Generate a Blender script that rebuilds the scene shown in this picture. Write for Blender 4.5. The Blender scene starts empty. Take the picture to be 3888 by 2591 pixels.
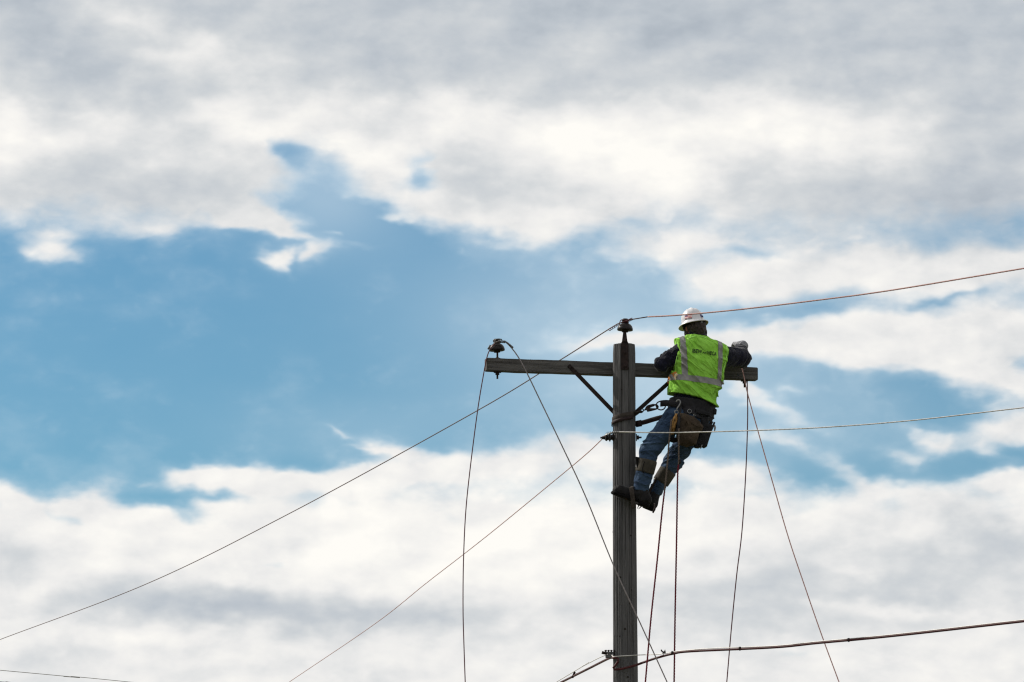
import bpy, bmesh, math, random
import numpy as np
from mathutils import Vector, Matrix
from mathutils.bvhtree import BVHTree

random.seed(7)
S = bpy.context.scene
COL = S.collection
R = math.radians

# ------------------------------------------------------------------ camera
PITCH, YAW = R(9.0), R(1.3555)
FPX = 18225.0                        # focal length in photograph pixels (3888 wide)
CAM = Vector((0.0, -40.0, 1.6))
cam_d = bpy.data.cameras.new('camera')
cam_d.sensor_width = 36.0
cam_d.lens = FPX / 3888.0 * 36.0
cam_d.clip_start = 0.5
cam_d.clip_end = 6000.0
cam = bpy.data.objects.new('camera', cam_d)
COL.objects.link(cam)
cam.location = CAM
cam.rotation_euler = (R(90) + PITCH, 0.0, YAW)
S.camera = cam
S.render.resolution_x, S.render.resolution_y = 1024, 682

# ------------------------------------------------------------------ sun, sky
SUN_AZ, SUN_EL = R(-62.0), R(36.0)   # azimuth measured from +Y towards +X
TO_SUN = Vector((math.sin(SUN_AZ) * math.cos(SUN_EL), math.cos(SUN_AZ) * math.cos(SUN_EL), math.sin(SUN_EL)))
SKY_STRENGTH = 0.1
sun_d = bpy.data.lights.new('sun', 'SUN')
sun_d.energy = 5.0
sun_d.angle = R(0.6)
sun_d.color = (1.0, 0.94, 0.84)
sun = bpy.data.objects.new('sun', sun_d)
COL.objects.link(sun)
sun.rotation_euler = (-TO_SUN).to_track_quat('-Z', 'Y').to_euler()
sun.location = (-20, 20, 30)

S.cycles.use_adaptive_sampling = True
S.cycles.adaptive_threshold = 0.015
S.cycles.adaptive_min_samples = 12
S.cycles.max_bounces = 6
S.cycles.filter_width = 1.25
S.view_settings.view_transform = 'Standard'
S.view_settings.look = 'None'
S.view_settings.exposure = 0.0
S.view_settings.gamma = 1.0
S.view_settings.use_curve_mapping = False

W = bpy.data.worlds.new('World')
S.world = W
W.use_nodes = True
W.cycles.sampling_method = "MANUAL"
W.cycles.sample_map_resolution = 512


def build_sky():
    nt = W.node_tree
    N, L = nt.nodes, nt.links
    N.clear()

    def node(t, **kw):
        n = N.new(t)
        for k, v in kw.items():
            setattr(n, k, v)
        return n

    def put(sock, v):
        if isinstance(v, bpy.types.NodeSocket):
            L.new(v, sock)
        else:
            sock.default_value = v

    def m(op, a, b=0.0, c=0.0, clamp=False):
        n = node('ShaderNodeMath', operation=op, use_clamp=clamp)
        put(n.inputs[0], a); put(n.inputs[1], b); put(n.inputs[2], c)
        return n.outputs[0]

    def vm(op, a, b=(0, 0, 0)):
        n = node('ShaderNodeVectorMath', operation=op)
        put(n.inputs[0], a); put(n.inputs[1], b)
        return n.outputs['Value'] if op in ('DOT_PRODUCT', 'LENGTH') else n.outputs[0]

    def noise(vec, scale, detail, rough, lac=2.0, color=False):
        n = node('ShaderNodeTexNoise', noise_dimensions='3D')
        put(n.inputs['Vector'], vec)
        n.inputs['Scale'].default_value = scale
        n.inputs['Detail'].default_value = detail
        n.inputs['Roughness'].default_value = rough
        n.inputs['Lacunarity'].default_value = lac
        return n.outputs['Color'] if color else n.outputs[0]

    def smooth(v, a, b):
        n = node('ShaderNodeMapRange', interpolation_type='SMOOTHSTEP')
        put(n.inputs['Value'], v)
        n.inputs['From Min'].default_value = a
        n.inputs['From Max'].default_value = b
        return n.outputs[0]

    tc = node('ShaderNodeTexCoord')
    d = vm('NORMALIZE', tc.outputs['Generated'])
    sp = node('ShaderNodeSeparateXYZ'); L.new(d, sp.inputs[0])
    # compass bearing and height above the horizon, in steps of about half a degree
    az = m('ARCTAN2', sp.outputs[0], sp.outputs[1])
    el = m('ARCSINE', sp.outputs[2])
    K = 180.0 / math.pi * 1.925
    X = m('MULTIPLY_ADD', az, K, 11.765 + 1.339 * 1.925)
    Y = m('MULTIPLY_ADD', el, -K, 7.84 + 9.0 * 1.925)
    cb = node('ShaderNodeCombineXYZ'); L.new(X, cb.inputs[0]); L.new(Y, cb.inputs[1])
    P0 = cb.outputs[0]
    # cloud texture coordinate, flattened because the layers are seen almost edge-on
    q = vm('MULTIPLY', d, (K, K, K * 1.75))
    warp1 = vm('SUBTRACT', noise(q, 0.33, 3.0, 0.55, color=True), (0.5, 0.5, 0.5))
    warp2 = vm('SUBTRACT', noise(q, 1.5, 2.0, 0.5, color=True), (0.5, 0.5, 0.5))
    PW = vm('ADD', vm('ADD', P0, vm('MULTIPLY', warp1, (2.2, 1.1, 0))), vm('MULTIPLY', warp2, (0.6, 0.36, 0)))
    PS = vm('ADD', vm('ADD', P0, vm('MULTIPLY', warp1, (2.6, 1.2, 0))), vm('MULTIPLY', warp2, (0.8, 0.45, 0)))

    def blobs(P, lst, start):
        # sum of soft elliptical cloud masses; the running sum rides in z now and then so that sums are made in turn
        acc = start
        classes = {}
        for b in lst:
            classes.setdefault(int(round(b[4] / 10.0)) * 10, []).append(b)
        for rot, items in sorted(classes.items()):
            c, s_ = math.cos(R(rot)), math.sin(R(rot))
            rx_ = vm('DOT_PRODUCT', P, (c, s_, 0)); ry_ = vm('DOT_PRODUCT', P, (-s_, c, 0))
            for i, (cx, cy, rx, ry, _, w) in enumerate(items):
                if i % 4 == 0:
                    cc = node('ShaderNodeCombineXYZ')
                    put(cc.inputs[0], rx_); put(cc.inputs[1], ry_); put(cc.inputs[2], acc)
                    Q = cc.outputs[0]
                ux, uy = c * cx + s_ * cy, -s_ * cx + c * cy
                mn = node('ShaderNodeVectorMath', operation='MULTIPLY_ADD')
                L.new(Q, mn.inputs[0])
                mn.inputs[1].default_value = (1 / rx, 1 / ry, 0)
                mn.inputs[2].default_value = (-ux / rx, -uy / ry, 0)
                dd = vm('DOT_PRODUCT', mn.outputs[0], mn.outputs[0])
                acc = m('MULTIPLY_ADD', m('POWER', 0.449329, dd), w, acc)
        return acc

    sy = node('ShaderNodeSeparateXYZ'); L.new(PW, sy.inputs[0])
    YW = sy.outputs[1]
    upper = m('SUBTRACT', 1.0, smooth(YW, 4.0, 6.0))
    lower = smooth(YW, 10.6, 12.3)
    base = m('MULTIPLY_ADD', upper, 2.6, -1.10)
    base = m('MULTIPLY_ADD', lower, 2.6, base)
    COVER = [
        (0.85, 5.95, 0.8, 0.26, 12, 1.5), (0.9, 5.55, 0.6, 0.12, 0, 0.5), (1.6, 5.3, 2.0, 0.35, 0, 0.4), (3.3, 5.4, 0.6, 0.2, 0, 0.6),
        (5.3, 5.0, 1.0, 0.3, 10, 1.2), (6.1, 5.2, 0.6, 0.22, 20, 0.9), (6.3, 5.95, 0.42, 0.22, 20, 1.5), (7.1, 5.78, 0.5, 0.18, -12, 1.5), (6.6, 5.4, 0.4, 0.14, 20, 0.9), (7.35, 5.3, 0.2, 0.1, 0, 0.9),
        (8.1, 5.5, 0.45, 0.1, 0, 0.75), (8.5, 4.88, 0.6, 0.11, 0, 0.95),
        (11.0, 4.9, 1.7, 0.4, 8, 0.9), (12.5, 5.5, 0.9, 0.3, 15, 0.7), (10.3, 3.62, 0.7, 0.14, -12, 1.0),
        (14.6, 5.85, 0.8, 0.22, 0, 0.7), (15.7, 5.75, 1.2, 0.4, 5, 0.9), (13.8, 5.0, 1.2, 0.5, 10, 0.5),
        (17.2, 6.5, 1.0, 0.36, 0, 1.7), (19.5, 6.25, 2.6, 0.55, 0, 1.6), (23.0, 6.3, 2.6, 0.6, 0, 1.5), (18.0, 5.6, 2.5, 0.4, 0, 0.5),
        (22.6, 7.7, 4.4, 0.50, -4, 2.1), (17.8, 7.8, 3.0, 0.24, -2, 1.6), (14.6, 7.95, 1.6, 0.15, -5, 1.4),
        (22.4, 8.55, 1.7, 0.40, 18, 1.4), (24.3, 9.1, 1.2, 0.35, 20, 1.2), (20.3, 8.25, 1.4, 0.2, 5, 0.8),
        (17.1, 9.1, 0.9, 0.24, 28, 1.25), (16.6, 8.85, 0.4, 0.18, 20, 0.7), (18.5, 9.65, 0.7, 0.17, 20, 0.85), (18.0, 10.1, 0.9, 0.16, 10, 0.75), (18.4, 8.95, 0.6, 0.12, 0, 0.6),
        (23.2, 9.85, 1.4, 0.30, -8, 1.6), (20.8, 10.5, 0.6, 0.30, 10, 1.25), (19.6, 10.85, 1.2, 0.2, 15, 1.15), (21.4, 10.0, 0.6, 0.18, 30, 0.95), (22.7, 10.4, 0.5, 0.16, 20, 0.8),
        (7.8, 10.05, 0.35, 0.06, 18, 0.75),
        (4.3, 10.9, 0.8, 0.2, 4, 1.5), (5.6, 10.95, 1.0, 0.24, 4, 1.4), (7.4, 11.05, 1.6, 0.3, 2, 1.3), (9.2, 10.42, 0.75, 0.16, 8, 1.1), (8.6, 10.4, 0.6, 0.06, 5, 0.7),
        (9.6, 10.9, 1.6, 0.34, -4, 1.3), (12.2, 10.75, 1.9, 0.42, 0, 1.5), (14.0, 10.4, 1.0, 0.36, 8, 1.5),
        (16.4, 10.9, 1.5, 0.32, 14, 1.2), (19.9, 11.25, 0.6, 0.25, 0, 0.8), (23.2, 11.1, 0.75, 0.28, 0, 1.7), (0.1, 11.35, 1.0, 0.25, 15, 1.2), (2.1, 11.55, 0.6, 0.2, 5, 0.8), (3.3, 11.9, 0.5, 0.15, 0, 0.6),
        (7.3, 4.3, 1.2, 0.85, 35, -2.1), (6.6, 3.5, 0.35, 0.4, 10, -1.3), (6.0, 4.75, 0.9, 0.22, 5, -0.9), (5.9, 5.5, 0.9, 0.14, 10, -1.0), (6.4, 5.1, 0.6, 0.2, 20, -0.8), (6.75, 5.95, 0.12, 0.25, 0, -0.8), (8.0, 4.9, 1.0, 0.42, 10, -1.7), (8.9, 5.35, 0.8, 0.3, 0, -0.7),
        (9.8, 3.85, 0.6, 0.55, -30, -2.3), (4.2, 5.5, 0.6, 0.18, 0, -0.5), (9.0, 4.3, 0.6, 0.3, 0, -0.25),
        (4.0, 11.75, 0.55, 0.38, 40, -1.35), (5.0, 11.4, 0.7, 0.13, 5, -1.0), (1.55, 11.95, 0.45, 0.16, 15, -0.8),
        (3.1, 11.45, 0.7, 0.22, 0, -0.9), (5.2, 12.1, 0.9, 0.22, 15, -0.75), (5.0, 12.45, 0.4, 0.10, 10, -0.4), (6.3, 13.1, 0.4, 0.12, 0, -0.75),
        (20.8, 10.8, 2.4, 0.40, 3, -0.7), (7.8, 15.5, 0.9, 0.14, 0, -0.8), (17.3, 11.6, 0.3, 0.08, 0, -0.5),
        (18.2, 15.15, 0.8, 0.14, 0, -0.7), (2.5, 8.6, 8.0, 1.8, 0, -0.3), (9.0, 7.6, 5.0, 1.5, 0, -0.25),
        (16.9, 5.85, 0.7, 0.16, 0, -0.9), (14.3, 5.25, 0.5, 0.15, 10, -0.6), (19.9, 5.6, 0.5, 0.1, 0, -0.4), (21.8, 6.95, 0.9, 0.12, -8, -0.9), (17.5, 7.2, 2.0, 0.14, 0, -0.7),
    ]
    cov = blobs(PW, [(*c[:5], c[5] * 1.3 if c[5] > 0 else c[5]) for c in COVER], base)
    n1 = noise(q, 0.62, 5.0, 0.50)
    n1s = noise(vm('ADD', q, (-0.34, 0.0, 0.42)), 0.62, 5.0, 0.50)      # the same field a little nearer the sun
    cov = m('MULTIPLY_ADD', m('SUBTRACT', n1, 0.5), 2.3, cov)
    vo = node('ShaderNodeTexVoronoi', voronoi_dimensions='2D', feature='F1')
    vs = vm('MULTIPLY', PW, (1.0, 1.5, 0))
    L.new(vs, vo.inputs['Vector']); vo.inputs['Scale'].default_value = 1.25
    vo.inputs['Detail'].default_value = 1.0; vo.inputs['Roughness'].default_value = 0.55
    puff = m('MAXIMUM', m('SUBTRACT', 0.42, vo.outputs['Distance']), -0.12)          # rounded heads along the edges
    cov = m('MULTIPLY_ADD', puff, 0.5, cov)
    alpha = smooth(cov, -0.85, 0.9)
    HAZE = [(14.0, 6.9, 4.2, 1.5, 0, 0.30), (14.2, 8.8, 3.0, 1.5, 0, 0.26), (17.5, 9.3, 3.8, 1.2, 10, 0.26), (8.3, 9.9, 3.0, 0.7, 0, 0.14), (7.4, 4.5, 1.5, 1.1, 0, 0.34), (9.8, 3.8, 0.8, 0.6, 0, 0.3)]
    haze = blobs(P0, HAZE, 0.02)
    haze = m('MULTIPLY_ADD', smooth(cov, -1.55, 0.2), 0.34, haze)              # thin vapour round the clouds
    haze = m('MULTIPLY_ADD', m('SUBTRACT', n1, 0.5), 0.06, haze, clamp=True)

    SHADE = [
        (12.0, -0.6, 18.0, 2.1, 0, -0.62), (17.5, 1.3, 5.0, 1.0, 8, -0.28), (23.3, 3.4, 2.6, 2.6, 0, -0.46),
        (10.5, 1.7, 4.5, 0.7, 6, -0.26), (0.6, 0.7, 2.6, 1.0, 20, -0.25), (1.0, 1.9, 1.2, 0.7, 0, -0.22),
        (2.5, 4.35, 3.4, 0.9, 5, -0.44), (3.4, 2.3, 2.4, 0.5, 20, -0.25), (9.0, 1.9, 0.8, 0.35, 0, -0.12),
        (8.7, 3.1, 0.8, 0.25, 0, -0.15), (11.4, 4.3, 1.9, 0.55, 8, -0.42), (19.2, 4.4, 3.8, 0.55, 0, -0.42), (17.0, 5.2, 3.0, 0.5, 0, -0.2),
        (7.0, 4.3, 2.0, 0.6, 0, -0.1), (22.8, 5.2, 1.5, 0.6, 0, -0.25),
        (3.3, 0.7, 1.7, 0.42, 22, 0.34), (2.9, 1.45, 0.8, 0.32, 0, 0.28), (0.0, 3.05, 0.9, 0.45, 0, 0.36),
        (5.7, 2.9, 1.4, 0.36, 20, 0.3), (8.5, 3.5, 1.3, 0.5, 20, 0.28), (10.9, 2.5, 1.1, 0.45, 12, 0.3),
        (13.7, 3.1, 1.7, 0.8, 15, 0.3), (19.0, 3.0, 2.6, 0.62, -4, 0.36), (15.2, 4.3, 1.7, 0.8, 10, 0.25),
        (12.6, 4.9, 1.0, 0.4, 30, 0.22), (20.0, 6.6, 4.0, 0.7, 0, 0.1),
        (4.6, 13.95, 3.3, 0.42, -3, -0.62), (0.4, 12.9, 1.5, 0.45, 5, -0.32), (8.6, 14.2, 2.6, 0.32, 3, -0.38),
        (20.6, 13.3, 3.2, 0.8, 0, -0.42), (23.0, 12.5, 1.6, 0.5, 15, -0.34), (15.6, 13.7, 2.4, 0.5, 0, -0.3),
        (17.0, 14.4, 2.2, 0.4, 0, -0.24), (10.6, 11.6, 1.4, 0.2, 10, -0.14), (1.5, 15.0, 1.2, 0.3, 0, -0.16), (5.0, 12.5, 2.0, 0.4, 0, -0.06),
        (19.6, 13.1, 0.9, 0.25, 0, 0.32), (20.5, 14.0, 1.8, 0.18, 0, 0.26), (8.5, 12.7, 7.0, 1.0, 3, 0.18), (14.0, 11.6, 8.0, 0.8, 0, 0.10),
        (13.0, 12.0, 2.4, 0.9, 0, 0.12), (3.0, 14.75, 2.2, 0.25, 0, 0.16),
    ]
    lum = blobs(PS, [(*c[:5], c[5] * 0.95 if c[5] < 0 else c[5]) for c in SHADE], 0.87)
    n2 = noise(vm('ADD', q, (31.7, 11.3, 4.1)), 0.42, 4.0, 0.45)
    n3 = noise(vm('ADD', q, (3.7, 51.3, 14.1)), 1.2, 3.0, 0.5)
    lum = m('MULTIPLY_ADD', m('SUBTRACT', n2, 0.5), 0.40, lum)
    lum = m('MULTIPLY_ADD', m('SUBTRACT', n3, 0.5), 0.18, lum)
    lum = m('MULTIPLY_ADD', m('SUBTRACT', n1, n1s), 0.75, lum)
    lum = m('MULTIPLY_ADD', puff, 0.10, lum)
    ramp = node('ShaderNodeValToRGB')
    L.new(m('MULTIPLY', lum, 0.87), ramp.inputs[0])
    e = ramp.color_ramp.elements
    stops = [(0.0, (0.405, 0.455, 0.515)), (0.22, (0.51, 0.555, 0.605)), (0.48, (0.655, 0.68, 0.70)),
             (0.74, (0.85, 0.845, 0.835)), (1.0, (1.0, 0.978, 0.93))]
    e[0].position, e[0].color = stops[0][0], (*stops[0][1], 1)
    e[1].position, e[1].color = stops[-1][0], (*stops[-1][1], 1)
    for p, c in stops[1:-1]:
        x = e.new(p); x.color = (*c, 1)
    ramp.color_ramp.interpolation = 'B_SPLINE' if False else 'LINEAR'
    cloud = vm('SCALE', ramp.outputs[0]); cloud.node.inputs['Scale'].default_value = 1.0 / SKY_STRENGTH

    sky = node('ShaderNodeTexSky', sky_type='NISHITA', sun_disc=False)
    sky.sun_elevation = SUN_EL
    sky.sun_rotation = SUN_AZ
    sky.air_density = 1.0; sky.dust_density = 0.3; sky.ozone_density = 3.0
    blue = vm('MULTIPLY', sky.outputs[0], SKY_TINT)

    def mix(f, a, b):
        n = node('ShaderNodeMix', data_type='RGBA')
        put(n.inputs[0], f); L.new(a, n.inputs[6]); L.new(b, n.inputs[7])
        return n.outputs[2]
    rgbw = node('ShaderNodeRGB'); rgbw.outputs[0].default_value = (7.2, 8.3, 9.0, 1)
    col = mix(haze, blue, rgbw.outputs[0])
    col = mix(alpha, col, cloud)
    bg = node('ShaderNodeBackground')
    L.new(col, bg.inputs[0])
    bg.inputs[1].default_value = SKY_STRENGTH
    out = node('ShaderNodeOutputWorld')
    L.new(bg.outputs[0], out.inputs[0])


SKY_TINT = (0.48, 0.745, 0.815)
build_sky()

# ------------------------------------------------------------------ helpers
ROT = cam.rotation_euler.to_matrix()


def ray(px, py):
    """Direction of the sight line through a point of the photograph (3888 x 2591)."""
    v = Vector(((px - 1944.0) / FPX, -(py - 1295.5) / FPX, -1.0))
    return (ROT @ v).normalized()


def P(px, py, Y):
    """World point seen at that photograph point, at depth Y (pole axis is Y = 0)."""
    d = ray(px, py)
    return CAM + d * ((Y - CAM.y) / d.y)


def on_plane(px, py, A, B):
    """Point on the vertical plane through A and B."""
    n = (B - A).cross(Vector((0, 0, 1)))
    d = ray(px, py)
    return CAM + d * ((A - CAM).dot(n) / d.dot(n))


D2S = 3888.0 / 2353.0            # from the 2353-wide view to photograph points


def V(*a):
    return Vector(a)


def link(o, parent=None):
    COL.objects.link(o)
    if parent is not None:
        o.parent = parent
        o.matrix_parent_inverse = parent.matrix_world.inverted()
    return o


def empty(name, loc):
    o = bpy.data.objects.new(name, None)
    o.location = loc
    o.empty_display_size = 0.1
    COL.objects.link(o)
    bpy.context.view_layer.update()
    return o


def tag(o, label, cat, group=None):
    o['label'] = label
    o['category'] = cat
    if group:
        o['group'] = group
    return o


class MB:
    """Collects vertices and faces of one part."""
    def __init__(self):
        self.v, self.f, self.m = [], [], []

    def add(self, vf, mi=0):
        b = len(self.v)
        self.v += [tuple(x) for x in vf[0]]
        self.f += [tuple(i + b for i in q) for q in vf[1]]
        self.m += [mi] * len(vf[1])
        return self

    def build(self, name, mats, parent=None, smooth=True, sharp=None):
        me = bpy.data.meshes.new(name)
        me.from_pydata(self.v, [], self.f)
        if not isinstance(mats, (list, tuple)):
            mats = [mats]
        for x in mats:
            me.materials.append(x)
        me.polygons.foreach_set('material_index', self.m)
        me.polygons.foreach_set('use_smooth', [smooth] * len(self.f))
        me.update()
        if smooth and sharp:
            me.set_sharp_from_angle(angle=R(sharp))
        return link(bpy.data.objects.new(name, me), parent)


def spline(pts, n=12):
    pts = [Vector(p) for p in pts]
    if len(pts) < 3:
        return pts
    out = []
    for i in range(len(pts) - 1):
        p0 = pts[i - 1] if i else pts[0] * 2 - pts[1]
        p1, p2 = pts[i], pts[i + 1]
        p3 = pts[i + 2] if i + 2 < len(pts) else pts[-1] * 2 - pts[-2]
        for k in range(n):
            t = k / n
            out.append(0.5 * ((2 * p1) + (p2 - p0) * t + (2 * p0 - 5 * p1 + 4 * p2 - p3) * t * t + (3 * p1 - p0 - 3 * p2 + p3) * t ** 3))
    out.append(pts[-1])
    return out


def frames(pts, up=None):
    T = [(pts[min(i + 1, len(pts) - 1)] - pts[max(i - 1, 0)]).normalized() for i in range(len(pts))]
    a = Vector(up) if up is not None else (V(0, 0, 1) if abs(T[0].z) < 0.9 else V(1, 0, 0))
    u = (a - T[0] * a.dot(T[0])).normalized()
    out = []
    for t in T:
        u = (u - t * u.dot(t)).normalized()
        out.append((t, u, t.cross(u)))
    return out


def tube(pts, r, n=8, closed=False, lobes=0, pitch=0.05, depth=0.18, flat=1.0, up=None):
    """Round (or twisted, lobed) bar along a line. r: number or list."""
    pts = [Vector(p) for p in pts]
    fr = frames(pts, up)
    v, f = [], []
    s = 0.0
    for i, p in enumerate(pts):
        if i:
            s += (p - pts[i - 1]).length
        rr = r[i] if isinstance(r, (list, tuple)) else r
        _, a, b = fr[i]
        for k in range(n):
            th = 2 * math.pi * k / n
            q = rr
            if lobes:
                q = rr * (1 - depth + depth * abs(math.cos(lobes * 0.5 * (th - 2 * math.pi * s / pitch))) * 1.3)
            v.append(p + a * (math.cos(th) * q * flat) + b * (math.sin(th) * q))
    m = len(pts)
    for i in range(m - (0 if closed else 1)):
        j = (i + 1) % m
        for k in range(n):
            l = (k + 1) % n
            f.append((i * n + k, i * n + l, j * n + l, j * n + k))
    if not closed:
        f.append(tuple(range(n - 1, -1, -1)))
        f.append(tuple((m - 1) * n + k for k in range(n)))
    return v, f


def resample(pts, step):
    pts = [Vector(p) for p in pts]
    out = [pts[0]]
    acc = 0.0
    for a, b in zip(pts, pts[1:]):
        l = (b - a).length
        k = step - acc
        while k <= l:
            out.append(a.lerp(b, k / l)); k += step
        acc = l - (k - step)
    if (out[-1] - pts[-1]).length > step * 0.3:
        out.append(pts[-1])
    return out


def strap(pts, w, t, normal):
    """Flat band; normal gives the thickness direction (a vector or a function of the point)."""
    pts = [Vector(p) for p in pts]
    v, f = [], []
    m = len(pts)
    for i, p in enumerate(pts):
        T = (pts[min(i + 1, m - 1)] - pts[max(i - 1, 0)]).normalized()
        n = Vector(normal(p) if callable(normal) else normal)
        n = (n - T * n.dot(T)).normalized()
        s = T.cross(n)
        for (a, b) in ((-1, -0.6), (-0.94, -1), (0.94, -1), (1, -0.6), (1, 0.6), (0.94, 1), (-0.94, 1), (-1, 0.6)):
            v.append(p + s * (a * w / 2) + n * (b * t / 2))
    for i in range(m - 1):
        for k in range(8):
            l = (k + 1) % 8
            f.append((i * 8 + k, i * 8 + l, i * 8 + 8 + l, i * 8 + 8 + k))
    f.append(tuple(range(7, -1, -1)))
    f.append(tuple((m - 1) * 8 + k for k in range(8)))
    return v, f


def lathe(profile, M, n=24):
    """profile: list of (radius, height), turned about the local z axis."""
    v, f = [], []
    for (r, h) in profile:
        for k in range(n):
            a = 2 * math.pi * k / n
            v.append(M @ V(r * math.cos(a), r * math.sin(a), h))
    for i in range(len(profile) - 1):
        for k in range(n):
            l = (k + 1) % n
            f.append((i * n + k, i * n + l, i * n + n + l, i * n + n + k))
    f.append(tuple(range(n - 1, -1, -1)))
    f.append(tuple((len(profile) - 1) * n + k for k in range(n)))
    return v, f


def basis(o, x, y, z):
    M = Matrix.Identity(4)
    for i, c in enumerate((x, y, z, o)):
        for k in range(3):
            M[k][i] = c[k]
    return M


def axis_frame(o, z, hint=(0, -1, 0)):
    z = Vector(z).normalized()
    y = Vector(hint)
    y = (y - z * y.dot(z)).normalized()
    return basis(Vector(o), y.cross(z), y, z)


def box(M, sx, sy, sz, c=0.004):
    """Box with chamfered edges, centred at M."""
    bm = bmesh.new()
    bmesh.ops.create_cube(bm, size=1.0)
    for q in bm.verts:
        q.co = V(q.co.x * sx, q.co.y * sy, q.co.z * sz)
    if c:
        bmesh.ops.bevel(bm, geom=list(bm.edges), offset=c, segments=2, affect='EDGES')
    bm.verts.index_update()
    v = [M @ q.co for q in bm.verts]
    f = [tuple(q.index for q in fa.verts) for fa in bm.faces]
    bm.free()
    return v, f


def torus(M, R1, r, n=20, k=7, sx=1.0, sy=1.0):
    pts = [M @ V(R1 * sx * math.cos(2 * math.pi * i / n), R1 * sy * math.sin(2 * math.pi * i / n), 0) for i in range(n)]
    v, f = [], []
    c = M @ V(0, 0, 0)
    z = (M.to_3x3() @ V(0, 0, 1)).normalized()
    for p in pts:
        u = (p - c).normalized()
        for j in range(k):
            a = 2 * math.pi * j / k
            v.append(p + u * (r * math.cos(a)) + z * (r * math.sin(a)))
    for i in range(n):
        i2 = (i + 1) % n
        for j in range(k):
            j2 = (j + 1) % k
            f.append((i * k + j, i2 * k + j, i2 * k + j2, i * k + j2))
    return v, f


# distance fields -> meshes ---------------------------------------------------
_lat = {}


def vnoise(x, y, z, seed=0):
    if seed not in _lat:
        _lat[seed] = np.random.RandomState(seed).rand(32, 32, 32)
    T = _lat[seed]
    xi, yi, zi = np.floor(x).astype(int), np.floor(y).astype(int), np.floor(z).astype(int)
    fx, fy, fz = x - xi, y - yi, z - zi
    fx, fy, fz = [t * t * (3 - 2 * t) for t in (fx, fy, fz)]
    r = 0
    for a in (0, 1):
        for b in (0, 1):
            for c in (0, 1):
                r = r + T[(xi + a) % 32, (yi + b) % 32, (zi + c) % 32] * (fx if a else 1 - fx) * (fy if b else 1 - fy) * (fz if c else 1 - fz)
    return r


def ridged(u, v, w, seed):
    return 1.0 - np.abs(2.0 * vnoise(u, v, w, seed) - 1.0)


def cone(p, a, b, ra, rb):
    a, b = np.array(a), np.array(b)
    ab = b - a
    q = [p[i] - a[i] for i in range(3)]
    h = np.clip((q[0] * ab[0] + q[1] * ab[1] + q[2] * ab[2]) / ab.dot(ab), 0, 1)
    return np.sqrt(sum((q[i] - h * ab[i]) ** 2 for i in range(3))) - (ra + (rb - ra) * h)


def ell(p, c, r, M=None):
    q = [p[i] - c[i] for i in range(3)]
    if M is not None:
        q = [q[0] * M[0][j] + q[1] * M[1][j] + q[2] * M[2][j] for j in range(3)]
    k = np.sqrt(sum((q[i] / r[i]) ** 2 for i in range(3)))
    return (k - 1.0) * min(r)


def smin(a, b, k):
    h = np.clip(0.5 + 0.5 * (b - a) / k, 0, 1)
    return b * (1 - h) + a * h - k * h * (1 - h)


def poly2d(x, z, pts):
    """Signed distance to a closed outline in the x, z plane."""
    d = np.full(x.shape, 1e9)
    s = np.ones(x.shape)
    n = len(pts)
    for i in range(n):
        ax, az = pts[i]
        bx, bz = pts[i - 1]
        ex, ez = bx - ax, bz - az
        wx, wz = x - ax, z - az
        t = np.clip((wx * ex + wz * ez) / (ex * ex + ez * ez + 1e-12), 0, 1)
        d = np.minimum(d, (wx - ex * t) ** 2 + (wz - ez * t) ** 2)
        c1 = z >= az; c2 = z < bz; c3 = ex * wz > ez * wx
        flip = (c1 & c2 & c3) | (~c1 & ~c2 & ~c3)
        s = np.where(flip, -s, s)
    return s * np.sqrt(d)


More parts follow.
